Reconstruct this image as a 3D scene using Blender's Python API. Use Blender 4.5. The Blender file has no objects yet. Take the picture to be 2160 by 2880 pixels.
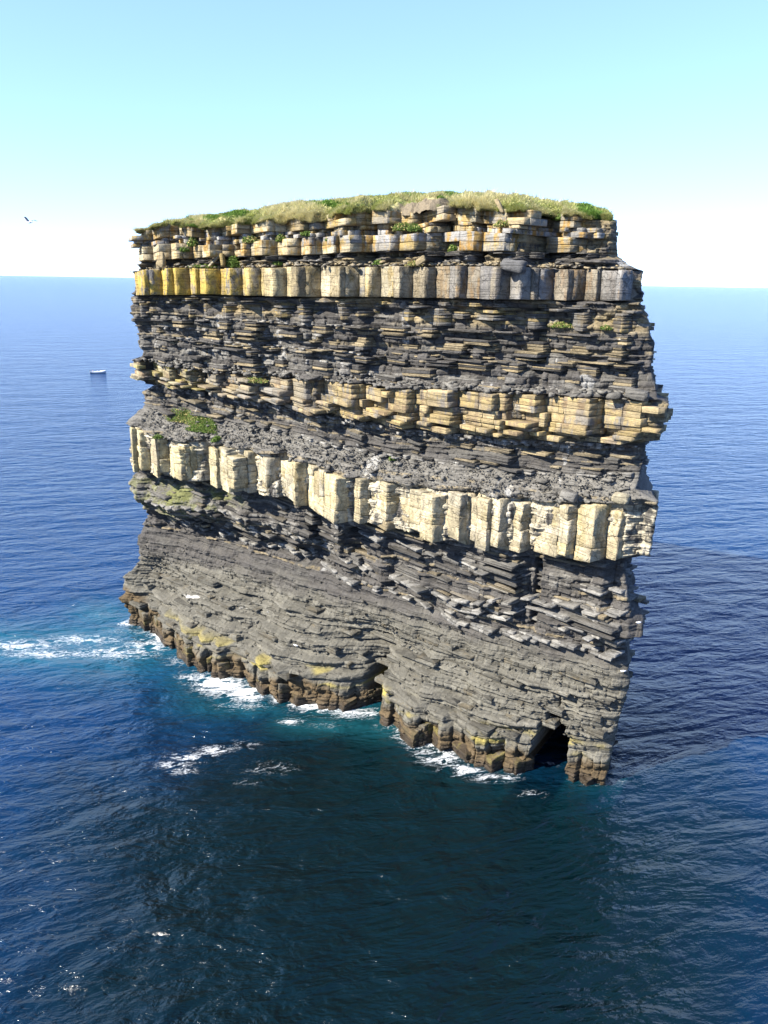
import bpy, math, random
import numpy as np
from mathutils import Matrix, Vector
random.seed(7); rng = np.random.default_rng(11)
S = bpy.context.scene
COL = S.collection
rad = math.radians

# ------------------------------------------------------------------ camera
CAM_H = 40.0
cd = bpy.data.cameras.new('camera'); cam = bpy.data.objects.new('camera', cd); COL.objects.link(cam)
cd.sensor_fit = 'VERTICAL'; cd.sensor_height = 36.0; cd.lens = 27.0
cd.clip_start = 0.5; cd.clip_end = 120000
roll = math.atan2(35, 2160); pitch = math.atan(650 * math.cos(roll) / 2160)
fwd = Vector((0, math.cos(pitch), -math.sin(pitch))); up0 = Vector((0, math.sin(pitch), math.cos(pitch)))
ex = Vector((1, 0, 0))
right = ex * math.cos(roll) + up0 * math.sin(roll)
upv = up0 * math.cos(roll) - ex * math.sin(roll)
M = Matrix((right, upv, -fwd)).transposed().to_4x4(); M.translation = Vector((0, 0, CAM_H))
cam.matrix_world = M
S.camera = cam
# ------------------------------------------------------------------ sky and sun
SUN_EL = 38.0
SX, SY = -0.88, -0.47                       # horizontal direction towards the sun
n_ = math.hypot(SX, SY); SX /= n_; SY /= n_
w = bpy.data.worlds.new('World'); S.world = w; w.use_nodes = True
nt = w.node_tree; nt.nodes.clear()
sky = nt.nodes.new('ShaderNodeTexSky'); sky.sky_type = 'NISHITA'; sky.sun_disc = False
sky.sun_elevation = rad(SUN_EL); sky.sun_rotation = math.atan2(SX, SY)
sky.air_density = 0.75; sky.dust_density = 0.0; sky.ozone_density = 2.5; sky.altitude = 0
bg = nt.nodes.new('ShaderNodeBackground'); bg.inputs[1].default_value = 0.15
wo = nt.nodes.new('ShaderNodeOutputWorld')
tint = nt.nodes.new('ShaderNodeMix'); tint.data_type = 'RGBA'; tint.blend_type = 'MULTIPLY'; tint.inputs[0].default_value = 1.0
tint.inputs[7].default_value = (0.80, 0.99, 1.42, 1)
gm = nt.nodes.new('ShaderNodeGamma'); gm.inputs[1].default_value = 0.62
nt.links.new(sky.outputs[0], gm.inputs[0]); nt.links.new(gm.outputs[0], tint.inputs[6]); nt.links.new(tint.outputs[2], bg.inputs[0]); nt.links.new(bg.outputs[0], wo.inputs[0])
sl = bpy.data.lights.new('sun', 'SUN'); sl.energy = 5.0; sl.angle = rad(0.5); sl.color = (1, 0.93, 0.82)
so = bpy.data.objects.new('sun', sl); COL.objects.link(so)
dirv = Vector((SX * math.cos(rad(SUN_EL)), SY * math.cos(rad(SUN_EL)), math.sin(rad(SUN_EL))))
so.rotation_euler = dirv.to_track_quat('Z', 'Y').to_euler(); so.location = (-60, -20, 90)
S.view_settings.view_transform = 'Standard'; S.view_settings.look = 'None'
S.view_settings.exposure = 1.75; S.view_settings.gamma = 1.0; S.view_settings.use_curve_mapping = False

# ------------------------------------------------------------------ helpers
def ih(*a):                                  # integer hash -> 0..1
    h = np.zeros(np.broadcast(*a).shape, np.uint32)
    for k, v in enumerate(a):
        h = (h ^ (np.asarray(v).astype(np.int64) & 0xffffffff).astype(np.uint32)) * np.uint32(2654435761 + 2 * k * 40503)
        h ^= h >> np.uint32(15); h = h * np.uint32(2246822519); h ^= h >> np.uint32(13)
    return (h & np.uint32(0xffffff)).astype(np.float64) / 0xffffff
def vnoise(x, y, z, seed=0):                 # 3D value noise, -1..1
    x, y, z = np.broadcast_arrays(x, y, z)
    xi, yi, zi = np.floor(x), np.floor(y), np.floor(z)
    fx, fy, fz = x - xi, y - yi, z - zi
    fx, fy, fz = [f * f * (3 - 2 * f) for f in (fx, fy, fz)]
    r = 0
    for a in (0, 1):
        for b in (0, 1):
            for c in (0, 1):
                r = r + ih(xi + a, yi + b, zi + c, seed) * (fx if a else 1 - fx) * (fy if b else 1 - fy) * (fz if c else 1 - fz)
    return r * 2 - 1
def fbm(x, y, z, o=4, seed=0):
    r = 0; a = 1.0; t = 0
    for k in range(o):
        r = r + a * vnoise(x * 2**k, y * 2**k, z * 2**k, seed + k); t += a; a *= 0.5
    return r / t
def sst(a, b, x):
    t = np.clip((x - a) / (b - a), 0, 1); return t * t * (3 - 2 * t)
def I(x, pts):
    p = np.array(pts, float); return np.interp(x, p[:, 0], p[:, 1])

def link(name, me, mat=None, parent=None):
    o = bpy.data.objects.new(name, me); COL.objects.link(o)
    if mat and not me.materials: me.materials.append(mat)
    if parent: o.parent = parent
    return o
def tag(o, label=None, cat=None, group=None, kind=None):
    for k, v in (('label', label), ('category', cat), ('group', group), ('kind', kind)):
        if v: o[k] = v
    return o
def mesh_np(name, V, quads=None, tris=None, cols=None, smooth=False):
    """fast mesh from numpy arrays; cols: dict name -> (n,3|4) per vertex"""
    me = bpy.data.meshes.new(name)
    V = np.asarray(V, np.float32); me.vertices.add(len(V)); me.vertices.foreach_set('co', V.ravel())
    li = []; ls = []; st = 0
    for F in (quads, tris):
        if F is None or len(F) == 0: continue
        F = np.asarray(F, np.int32); k = F.shape[1]
        li.append(F.ravel()); ls.append(st + np.arange(len(F)) * k); st += F.size
    li = np.concatenate(li).astype(np.int32); ls = np.concatenate(ls).astype(np.int32)
    me.loops.add(len(li)); me.loops.foreach_set('vertex_index', li)
    me.polygons.add(len(ls)); me.polygons.foreach_set('loop_start', ls)
    me.update(calc_edges=True)
    if smooth: me.polygons.foreach_set('use_smooth', np.ones(len(ls), bool))
    for k, c in (cols or {}).items():
        c = np.asarray(c, np.float32)
        if c.ndim == 1: c = np.stack([c, c, c], 1)
        if c.shape[1] == 3: c = np.concatenate([c, np.ones((len(c), 1), np.float32)], 1)
        at = me.attributes.new(k, 'FLOAT_COLOR', 'POINT'); at.data.foreach_set('color', c.ravel())
    return me
def grid_quads(nr, nc, wrap=False, off=0):
    r = np.arange(nr - 1)[:, None]; cN = nc if wrap else nc - 1
    c = np.arange(cN)[None, :]; c2 = (c + 1) % nc
    return np.stack([r * nc + c, r * nc + c2, (r + 1) * nc + c2, (r + 1) * nc + c], -1).reshape(-1, 4) + off

# node helpers
def new_mat(name):
    m = bpy.data.materials.new(name); m.use_nodes = True; t = m.node_tree
    return m, t, t.nodes['Principled BSDF']
def N(t, typ, **kw):
    n = t.nodes.new(typ)
    for k, v in kw.items():
        if isinstance(k, str) and k.startswith('i_'): n.inputs[k[2:].replace('_', ' ')].default_value = v
        else: setattr(n, k, v)
    return n
def noise(t, vec, scale, detail=3, rough=0.55, sc=None, dist=0.0):
    if sc is not None:
        mp = N(t, 'ShaderNodeMapping'); mp.inputs['Scale'].default_value = sc; t.links.new(vec, mp.inputs[0]); vec = mp.outputs[0]
    n = N(t, 'ShaderNodeTexNoise', i_Scale=scale, i_Detail=detail, i_Roughness=rough, i_Distortion=dist)
    t.links.new(vec, n.inputs['Vector']); return n.outputs[0]
def ramp(t, val, a, b, c0=0.0, c1=1.0, smooth=True):
    n = N(t, 'ShaderNodeMapRange'); n.interpolation_type = 'SMOOTHSTEP' if smooth else 'LINEAR'
    for i, v in ((1, a), (2, b), (3, c0), (4, c1)): n.inputs[i].default_value = v
    t.links.new(val, n.inputs[0]); return n.outputs[0]
def math_(t, op, a, b=None, clamp=False):
    n = N(t, 'ShaderNodeMath', operation=op, use_clamp=clamp)
    for i, v in enumerate((a, b)):
        if v is None: continue
        if isinstance(v, (int, float)): n.inputs[i].default_value = v
        else: t.links.new(v, n.inputs[i])
    return n.outputs[0]
def mix(t, f, a, b, blend='MIX'):
    n = N(t, 'ShaderNodeMix', data_type='RGBA', blend_type=blend)
    for i, v in ((0, f), (6, a), (7, b)):
        if isinstance(v, (int, float, tuple)): n.inputs[i].default_value = v
        else: t.links.new(v, n.inputs[i])
    return n.outputs[2]
def attr(t, name):
    n = N(t, 'ShaderNodeAttribute', attribute_name=name); return n
def simple_mat(name, col, rough=0.7, var=0.25, scale=8, metal=0.0):
    m, t, p = new_mat(name)
    g = N(t, 'ShaderNodeNewGeometry').outputs['Position']
    n = noise(t, g, scale)
    c = mix(t, ramp(t, n, .3, .7), tuple(c * (1 - var) for c in col) + (1,), tuple(min(1, c * (1 + var)) for c in col) + (1,))
    t.links.new(c, p.inputs['Base Color']); p.inputs['Roughness'].default_value = rough; p.inputs['Metallic'].default_value = metal
    return m

# ------------------------------------------------------------------ materials
def rock_material(name, bump=0.5, coarse=0.5, lam=0.35, crack=0.0):
    m, t, p = new_mat(name)
    pos = N(t, 'ShaderNodeNewGeometry').outputs['Position']
    c = attr(t, 'Col').outputs[0]; st = attr(t, 'Stain').outputs[0]
    n1 = noise(t, pos, 0.8, 5, 0.6)
    n2 = noise(t, pos, 3.5, 4, 0.65)
    n3 = noise(t, pos, 1.0, 4, 0.6, (0.35, 0.35, 7.0))      # bedding laminae
    n4 = noise(t, pos, 14.0, 3, 0.7)
    drip = noise(t, pos, 1.0, 4, 0.6, (2.2, 2.2, 0.35))     # weather streaks
    f = math_(t, 'ADD', math_(t, 'MULTIPLY', n1, 0.6), math_(t, 'MULTIPLY', drip, 0.4))
    base = mix(t, ramp(t, f, 0.47, 0.58), c, st)
    v = ramp(t, n2, 0.25, 0.75, 0.72, 1.25, False)
    base = mix(t, 1.0, base, v, 'MULTIPLY')
    v4 = ramp(t, n4, 0.3, 0.7, 0.78, 1.18, False)
    base = mix(t, 1.0, base, v4, 'MULTIPLY')
    l = ramp(t, n3, 0.36, 0.46, 1 - lam, 1.0)
    base = mix(t, 1.0, base, l, 'MULTIPLY')
    if crack:
        mpc = N(t, 'ShaderNodeMapping'); mpc.inputs['Scale'].default_value = (1.0, 1.0, .62); wv = N(t, 'ShaderNodeVectorMath', operation='ADD')
        nc_ = N(t, 'ShaderNodeTexNoise', i_Scale=1.2, i_Detail=3.0); t.links.new(pos, nc_.inputs['Vector']); sc_ = N(t, 'ShaderNodeVectorMath', operation='SCALE'); sc_.inputs['Scale'].default_value = .9
        t.links.new(nc_.outputs[1], sc_.inputs[0]); t.links.new(pos, wv.inputs[0]); t.links.new(sc_.outputs[0], wv.inputs[1]); t.links.new(wv.outputs[0], mpc.inputs[0])
        vo = N(t, 'ShaderNodeTexVoronoi', feature='DISTANCE_TO_EDGE', i_Scale=1.1); t.links.new(mpc.outputs[0], vo.inputs['Vector'])
        ck = ramp(t, vo.outputs[0], .0, .035, 1 - crack, 1.0)
        base = mix(t, 1.0, base, ck, 'MULTIPLY')
        pt = noise(t, pos, .55, 3, .5); base = mix(t, 1.0, base, ramp(t, pt, .42, .62, .78, 1.08), 'MULTIPLY')
    t.links.new(base, p.inputs['Base Color'])
    rz = N(t, 'ShaderNodeSeparateXYZ'); t.links.new(pos, rz.inputs[0])
    wet = math_(t, 'ADD', rz.outputs[2], math_(t, 'MULTIPLY', n1, -1.6))
    t.links.new(ramp(t, wet, -0.6, 0.6, 0.35, 0.9), p.inputs['Roughness'])
    p.inputs['Specular IOR Level'].default_value = 0.25
    h = math_(t, 'ADD', math_(t, 'MULTIPLY', n2, coarse), math_(t, 'MULTIPLY', n4, 0.22))
    h = math_(t, 'ADD', h, math_(t, 'MULTIPLY', ramp(t, n3, 0.36, 0.5), 0.35))
    if crack: h = math_(t, 'ADD', h, math_(t, 'MULTIPLY', ck, .6))
    b = N(t, 'ShaderNodeBump', i_Strength=bump, i_Distance=0.16); t.links.new(h, b.inputs['Height'])
    t.links.new(b.outputs[0], p.inputs['Normal'])
    return m
M_rock = rock_material('layered_rock', 0.75, 0.6, 0.38)
M_mass = rock_material('massive_stone', 0.8, 0.8, 0.14, 0.45)
M_shale = rock_material('shale_rock', 1.0, 0.9, 0.3)

# ------------------------------------------------------------------ stack frame: u along the face, d outward, z up
L0 = np.array([-31., 84.]); R0 = np.array([19., 54.])
Uv = (R0 - L0) / np.linalg.norm(R0 - L0); Nv = np.array([Uv[1], -Uv[0]])
if Nv[1] > 0: Nv = -Nv
def W(u, d, z):
    u, d, z = np.broadcast_arrays(u, d, z)
    return np.stack([L0[0] + Uv[0] * u + Nv[0] * d, L0[1] + Uv[1] * u + Nv[1] * d, z], -1)
UL = [(0, .2), (3, .3), (5.1, .5), (7.7, 2.3), (11, 4.2), (13.9, 5.6), (16, 4.2), (17.2, 3.0), (17.8, 3.0), (18.8, 4.4), (19.4, 4.2), (20.0, 3.3), (24.7, 3.7),
      (26.3, 6.3), (28.9, 6.1), (29.3, 4.9), (31.4, 4.5), (32.2, 7.0), (35.8, 5.8), (38.1, 5.2), (40.3, 5.3), (41.1, 6.2), (42, 5.7), (44.3, 6.2), (50, 8)]
UR = [(0, 57.7), (4.8, 57.9), (7, 58.2), (9.9, 58.7), (12.6, 58.0), (13.6, 57.9), (14.0, 59.2), (15, 59.0), (15.4, 58.2), (17.0, 57.6), (18.9, 57.0), (19.6, 57.0), (20.4, 59.0), (25.1, 59.3), (25.6, 57.5),
      (28.4, 57.6), (29.0, 57.6), (29.3, 58.7), (31.9, 59.0), (32.4, 58.2), (34.1, 57.3), (35.8, 57.2), (37.4, 56.7), (38.9, 55.9), (41, 55.7), (41.4, 54.6), (42, 53.6), (44.7, 53.3), (50, 52)]
DW = [(-5, 0), (0, 0), (3.4, -1.2), (8, .8), (11.5, 2.2), (17.5, 3.0), (20.7, 2.3), (24.9, 3.4), (28.9, 2.8), (31.5, 1.6), (34.2, 0.0), (35.6, -.6), (37.5, 1.2), (41.2, 2.6), (44.4, 1.9), (46.9, 2.6), (50.8, 1.8), (54.6, 0.4), (57.7, -.6), (64, -1)]
BZ = dict(
  rock_top=[(0, 43.6), (6, 44.0), (12, 44.9), (15.6, 44.3), (21, 44.6), (27, 44.9), (34, 45.4), (38, 45.1), (41, 45.5), (45, 45.0), (53, 44.5), (60, 44)],
  cap_base=[(5, 41.2), (12, 41.4), (21, 41.6), (30, 41.8), (43, 42.0), (52, 41.8)],
  yt=[(5, 40.35), (12, 40.9), (19, 40.9), (28, 41.1), (43, 41.2), (56, 41.0)],
  yb=[(5, 38.1), (15, 38.4), (28, 38.5), (40, 38.7), (56, 38.8)],
  bt=[(5, 31.4), (14.6, 30.9), (27, 31.3), (37, 31.3), (43, 31.7), (50, 31.9), (59, 32.2)],
  bb=[(5, 29.1), (14, 28.9), (22, 28.6), (28, 28.2), (37, 27.8), (44, 28.1), (50, 28.3), (59, 29.1)],
  wt=[(4, 24.7), (10, 23.7), (18, 24.1), (25, 23.9), (33, 23.1), (41, 23.3), (50, 23.7), (57, 24.5), (60, 24.8)],
  wb=[(3.7, 19.7), (10, 19.5), (14, 19.6), (25, 19.7), (29, 19.1), (37, 18.8), (47, 19.0), (53, 19.5), (60, 20.6)],
)
def bz(n, u): return I(u, BZ[n])
# profile of the face (outward offset) : rows of z knots at u stations
PU = [0, 8, 18, 30, 40, 47, 53, 58]
PZ = [
 (2.6,  [0, .2, 0, 0, 0, 0, 0, 0]),            # relative to the waterline offset DW
 (4.0,  [-.6, -1.2, -1.6, -1.3, -1.2, -1.0, -.6, 0]),
 (6.5,  [-1.4, -2.9, -3.6, -3.0, -2.6, -2.0, -1.0, .2]),
]
PZA = [                                         # absolute offsets above
 (9.0,  [-1.5, -2.4, -2.2, -1.4, -.8, -.4, -.2, .0]),
 (11.5, [-1.8, -3.0, -3.0, -2.2, -1.5, -1.0, -.6, -.2]),
 (12.6, [-1.9, -3.2, -3.4, -2.6, -1.6, -1.0, -.6, -.4]),
 (13.6, [-1.6, -3.0, -3.6, -2.6, -1.4, -.6, -.2, .2]),
 (15.0, [-.6, -1.0, -2.2, -2.6, -1.8, -1.2, -.8, -.2]),
 (16.4, [.2, .3, -1.2, -2.2, -1.6, -1.2, -1.0, -.6]),
 (17.6, [.2, -.6, -2.0, -2.2, -1.4, -.9, -1.0, -.9]),
 (18.8, [-.5, -2.2, -2.6, -1.8, -1.2, -.8, -.9, -1.2]),
 (19.4, [-.6, -2.4, -2.6, -1.6, -1.1, -.8, -.8, -1.0]),
 (19.8, [.3, .8, .6, .9, .9, .8, .8, .6]),
 (24.2, [.3, .6, .3, .6, .8, .9, .9, .6]),
 (24.9, [-.2, -.7, -.8, -.5, -.2, .1, .1, .1]),
 (26.0, [-1.2, -2.2, -1.9, -1.6, -1.2, -.9, -.9, -.8]),
 (28.0, [-1.7, -2.4, -2.0, -1.7, -1.4, -1.2, -1.2, -1.2]),
 (28.6, [-.5, -1.1, -.6, -.2, .0, .2, .2, .3]),
 (31.5, [-.4, -1.2, -1.0, -.4, .2, .3, .3, .4]),
 (32.2, [-1.3, -1.6, -1.5, -1.2, -1.0, -.7, -.8, -.8]),
 (35.0, [-1.2, -1.4, -1.1, -1.2, -1.2, -1.2, -1.1, -1.0]),
 (37.0, [-.8, -.9, -.7, -.8, -.7, -.6, -.9, -.7]),
 (38.3, [-.5, -.6, -.6, -.7, -.4, -.2, -.9, -.6]),
 (38.6, [.3, .3, .2, .2, .3, .9, -.7, .0]),
 (41.0, [.3, .3, .2, .2, .3, .9, -.7, .0]),
 (41.4, [-1.0, -1.2, -1.0, -.8, -.9, -.4, -2.0, -1.6]),
 (42.0, [.0, -.2, -.1, -.1, .0, .4, -1.3, -1.2]),
 (44.0, [-.1, -.3, -.3, -.3, -.3, .0, -1.5, -1.3]),
 (46.0, [-.4, -.8, -.7, -.7, -.7, -.6, -1.9, -1.5]),
]
PAx = np.array([z for z, _ in PZA]); PAv = np.array([v for _, v in PZA])
PRx = np.array([z for z, _ in PZ]); PRv = np.array([v for _, v in PZ])
def interp_cols(x, xs, vals, u):
    # bilinear on (z,u)
    x, u = np.broadcast_arrays(x, u); shp = x.shape; x = x.ravel(); u = u.ravel()
    i = np.clip(np.searchsorted(xs, x) - 1, 0, len(xs) - 2); f = np.clip((x - xs[i]) / (xs[i + 1] - xs[i]), 0, 1)
    pu = np.array(PU, float); j = np.clip(np.searchsorted(pu, u) - 1, 0, len(pu) - 2); g = np.clip((u - pu[j]) / (pu[j + 1] - pu[j]), 0, 1)
    g = g * g * (3 - 2 * g)
    v = (vals[i, j] * (1 - g) + vals[i, j + 1] * g) * (1 - f) + (vals[i + 1, j] * (1 - g) + vals[i + 1, j + 1] * g) * f
    return v.reshape(shp)
_z = np.linspace(-4, 50, 400); _ul = I(_z, UL)
_dc = np.where(_z < 6.5, interp_cols(_z, PRx, PRv, 4 + 0 * _z) - .8 * sst(1, 3, _z), interp_cols(np.maximum(_z, 9), PAx, PAv, 4 + 0 * _z))
UL = list(zip(_z, _ul + 1.1 * (np.clip(_dc, -2.6, .6) - .3) * (.45 + .55 * sst(7, 11, _z)) * (1 - sst(40.5, 41.3, _z))))
def groove(u, z, uc, wd, dep, z0, z1, soft=0.8):
    return -dep * np.clip(1 - (np.abs(u - uc) / wd)**2, 0, 1) * sst(z0 - soft, z0 + soft, z) * (1 - sst(z1 - soft, z1 + soft, z))
def prof(u, z, detail=True):
    u, z = np.broadcast_arrays(np.asarray(u, float), np.asarray(z, float))
    # absorb the gentle dip of the beds: map real z to the table z
    zk_t = np.array([0, 9, 19.6, 24.5, 28.3, 31.7, 38.4, 41.2, 41.9, 46.0])
    zk = np.stack([0 * u, 0 * u + 9, bz('wb', u), bz('wt', u) + .25, bz('bb', u), bz('bt', u) + .1, bz('yb', u), bz('yt', u) + .05, bz('cap_base', u), bz('rock_top', u) + 0.8], 0)
    zt = np.zeros_like(z)
    for k in range(len(zk_t) - 1):
        f = (z - zk[k]) / (zk[k + 1] - zk[k])
        m = (f >= 0) & (f <= 1) if k else f <= 1
        zt = np.where(m, zk_t[k] + f * (zk_t[k + 1] - zk_t[k]), zt)
    zt = np.where(z > zk[-1], 46.0, zt)
    dw = I(u, DW)
    lowrel = interp_cols(zt, PRx, PRv, u)
    dlow = dw + np.where(zt < 2.6, PRv[0, 0] + 0 * u, lowrel)
    d65 = dw + interp_cols(0 * zt + 6.5, PRx, PRv, u)
    d9 = interp_cols(0 * zt + 9.0, PAx, PAv, u)
    dm = d65 + (d9 - d65) * np.clip((zt - 6.5) / 2.5, 0, 1)
    d = np.where(zt < 6.5, dlow, np.where(zt < 9, dm, interp_cols(np.maximum(zt, 9), PAx, PAv, u)))
    if detail:
        # saw-tooth of joint faces shared by many beds
        for (za, zb_, per, ang_, sc_, sd) in ((19.4, 24.7, 4.4, 29, .42, 1), (28.1, 31.9, 5.0, 24, .6, 2), (32.0, 38.3, 7.0, 28, .2, 4), (38.3, 41.3, 3.2, 31, .5, 3), (41.5, 47, 4.2, 27, .75, 5), (12.5, 19.2, 5.0, 28, .35, 6), (-4, 3.2, 4.2, 33, .4, 7)):
            ph = u / per + .5 * vnoise(u / (per * 1.1), sd, 0, 14 + sd); fr_ = ph - np.floor(ph); ki = np.floor(ph)
            tg = math.tan(rad(ang_)); pk0 = (1 / tg) / (tg + 1 / tg); am = tg * pk0 * per * sc_
            pk = np.clip(pk0 + .12 * (ih(ki, sd) - .5), .3, .93); tri = np.where(fr_ < pk, fr_ / pk, (1 - fr_) / (1 - pk))
            if sd in (2, 3): am = am * (1 - (.8 if sd == 3 else .5) * sst(37, 42, u))
            d = d + am * (.65 + .55 * ih(ki, sd, 3)) * (tri - .6) * sst(za - .15, za + .15, zt) * (1 - sst(zb_ - .15, zb_ + .15, zt))
        d = d - .3 * sst(.38, .6, vnoise(u * .85 + .05 * z, 0.2, 0, 140)) * sst(19.4, 19.7, zt) * (1 - sst(24.3, 24.9, zt)) + .5 * vnoise(u * .45, z * .5, 3, 141) * sst(19.4, 19.7, zt) * (1 - sst(24.3, 24.9, zt))
        d = d - .3 * sst(.35, .6, vnoise(u * .8, 0.2, 0, 142)) * sst(38.2, 38.5, zt) * (1 - sst(41.1, 41.4, zt))
        d = d - .9 * sst(.4, .6, vnoise(u * .7 + .1 * z, 0.7, 0, 143)) * sst(41.7, 42.1, zt)
        # buttresses and vertical grooves shared by many beds
        d = d + 0.55 * vnoise(u / 3.1, z / 14, 0.3, 5) * sst(6, 14, z) + 0.3 * vnoise(u / 1.3, z / 7, 1.7, 6) * sst(6, 12, z)
        d = d + groove(u, z, 11.0, .8, 3.2, 41.6, 45) + groove(u, z, 33.2, .5, 1.4, 41.8, 45.4) + groove(u, z, 44.0, .6, 2.4, 41.4, 44.2)
        d = d + groove(u, z, 48.6, 1.0, 3.0, 41.4, 46) + groove(u, z, 49.0, .5, .8, 30, 38.5) + groove(u, z, 13.4, .6, 1.6, 28.4, 31.5)
        d = d + groove(u, z, 14.6, .8, 1.6, 19.6, 24) + groove(u, z, 17.2, .5, 1.2, 19.6, 24) + groove(u, z, 50.3, .35, 1.4, 12.5, 19.6) + groove(u, z, 31.5, 1.4, 1.4, 14.5, 17.5, .4)
        d = d + groove(u, z, 26.0, 2.2, 1.6, 12.4, 14.2, .5) + groove(u, z, 11.5, 2.5, 1.0, 13, 15, .4) + groove(u, z, 55.0, .4, 2.0, 28.5, 31.5)
    # corner rounding
    el = np.clip((u - I(z, UL)) / 2.2, 0, 1); er = np.clip((I(z, UR) - u) / 2.6, 0, 1)
    d = d - .5 * (1 - np.sqrt(np.clip(1 - (1 - el)**2, 0, 1))) - .8 * (1 - np.sqrt(np.clip(1 - (1 - er)**2, 0, 1)))
    # inlet and the sea cave
    d = d - 5.0 * sst(0, 1, (1.3 - np.abs(u - 35.3 + 0.12 * (z - 2))) / 0.9) * (1 - sst(3.0, 4.6, z))
    ca = cave_mask(u, z)
    d = d - 9.0 * ca
    return d
def cave_mask(u, z):
    c = 52.9 + 0.06 * z + .25 * vnoise(z * 1.1, 3.3, 0, 9); hw = 1.75 * np.clip(1 - np.clip(z, 0, 9) / 5.2, 0, 1)**0.4 + 0 * u
    return sst(-0.1, 0.3, hw - np.abs(u - c)) * (z < 7.0)

# ------------------------------------------------------------------ colours (albedo)
AL = .60
C_dark = np.array([.100, .094, .086]) * AL; C_grey = np.array([.215, .205, .18]) * AL; C_base = np.array([.160, .152, .124]) * AL
C_brown = np.array([.14, .10, .052]) * AL; C_wet = np.array([.06, .045, .03]) * AL; C_cream = np.array([.64, .575, .42]) * AL
C_tan = np.array([.42, .335, .19]) * AL; C_gold = np.array([.44, .33, .13]) * AL; C_yel = np.array([.56, .40, .08]) * AL; C_pale = np.array([.54, .48, .33]) * AL
C_lime = np.array([.268, .264, .255]) * AL; C_lich = np.array([.36, .30, .09]) * AL; C_moss = np.array([.19, .20, .07]) * AL; C_ochre = np.array([.40, .24, .07]) * AL
def lerp(a, b, f):
    f = np.asarray(f)[..., None]; return a * (1 - f) + b * f
def core_colour(u, z, x1, x2):
    n = fbm(u / 2.5, z / 1.2, 0, 3, 21)
    ones = np.ones(u.shape + (1,))
    c = C_dark * ones
    # dark shale bands
    c = lerp(c, C_grey * .62 * ones, sst(.1, .5, n) * .6)
    # rubble ramp above the white band
    ramp_ = sst(-.1, .3, z - bz('wt', u)) * (1 - sst(1.6, 2.6, z - bz('wt', u)))
    c = lerp(c, C_grey * 1.05 * ones, ramp_ * .8)
    # upper thin beds
    up = sst(31.8, 32.8, z)
    c = lerp(c, C_grey * .8 * ones, up * sst(0, .5, n + .35 * (u < 28)) * .6)
    c = lerp(c, C_tan * .75 * ones, sst(36.2, 37.2, z) * sst(-.1, .3, n))
    # lower terraces: grey olive
    low = 1 - sst(8.8, 11.0, z - .8 * n - .03 * (u - 30))
    c = lerp(c, C_base * ones, low)
    c = lerp(c, C_base * 1.25 * ones, low * sst(.1, .5, fbm(u / 4, z / .5, 2, 3, 44)) * .7)
    lich = low * sst(2.0, 2.6, z) * (1 - sst(3.2, 4.2, z)) * sst(.0, .35, fbm(u / 3.0, z, 5, 3, 45))
    c = lerp(c, C_lich * ones, lich)
    br = 1 - sst(1.4, 2.4, z - .9 * vnoise(u / 2.2, z / 2, 0, 41) - 2.2 * sst(8, 0, u))
    c = lerp(c, C_brown * ones, br)
    c = lerp(c, C_wet * ones, 1 - sst(.25, 1.0, z - .5 * n))
    # greenish left shoulder
    g = (1 - sst(14, 20, u)) * sst(14.5, 15.5, z) * (1 - sst(18, 19, z))
    c = lerp(c, lerp(C_grey * .8 * ones, C_moss * 1.2 * ones, sst(-.1, .3, n)), g * .8)
    s = c * .72 + .28 * c * np.array([1.0, .97, .9])
    s = lerp(s, C_brown * .8 * ones, br * .6)
    s = lerp(s, C_moss * ones, g * .6)
    return c, s

# ------------------------------------------------------------------ core: every bed of shale as stepped relief
nf, nz = 900, 800
zz = np.concatenate([np.linspace(-3, 0, 8)[:-1], np.linspace(0, 45.6, nz)])
sf = np.linspace(0, 1, nf)
ULz = I(zz, UL); URz = I(zz, UR)
u = ULz[:, None] + (URz - ULz)[:, None] * sf[None, :]
z = np.repeat(zz[:, None], nf, 1)
z0n = bz('rock_top', u)
def zdip(u, z):   # bed coordinate which follows the dip
    return z - (I(u, [(0, 0), (12, -.1), (30, -.45), (40, -.5), (50, -.1), (58, .5)])) * sst(8, 14, z) * (1 - sst(33, 38, z)) - .25 * vnoise(u / 9, z / 9, 0, 3)
def thin_beds(u, z, zoneamp):
    zd = zdip(u, z); out = np.zeros_like(u)
    edges = [-4.0]; r = random.Random(5)
    while edges[-1] < 50: edges.append(edges[-1] + r.choice([.14, .18, .22, .28, .36, .5]))
    e = np.array(edges); k = np.clip(np.searchsorted(e, zd) - 1, 0, len(e) - 2)
    t = (zd - e[k]) / (e[k + 1] - e[k])
    hb = ih(k, 17) - .5
    wk = .5 + 1.6 * ih(k, 3)
    uu = (u + 40 * ih(k, 4) + .25 * vnoise(u * 1.4, k * 3.3, 0, 8)) / wk
    ci = np.floor(uu); cf = uu - ci
    hc = ih(ci, k, 5) - .5
    edge = np.minimum(cf, 1 - cf) * wk
    out = hb * .42 + hc * .34 - .16 * (1 - sst(0, .07, edge)) - .12 * (2 * t - 1)**4
    out = out + .22 * vnoise(u * .7, z * 2.0, 0, 12)
    return out, k, hc
amp = np.ones_like(z) * .9
smooth_slope = sst(8.5, 10, z) * (1 - sst(11.5, 12.6, z)) + sst(-.1, .3, z - bz('wt', u)) * (1 - sst(3.4, 3.8, z - bz('wt', u)))
amp = amp - .42 * np.clip(smooth_slope, 0, 1)
amp = amp * (1 - .2 * (1 - sst(2.5, 6, z)) )
tb, kk, hc = thin_beds(u, z, amp)
q = 1.25; zq = (zdip(u, z) + .35 * vnoise(u / 5, 0, 0, 51)) / q; fr = zq - np.floor(zq)
term = (1 - sst(10.5, 12, z)) * sst(2.6, 3.2, z)
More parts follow.
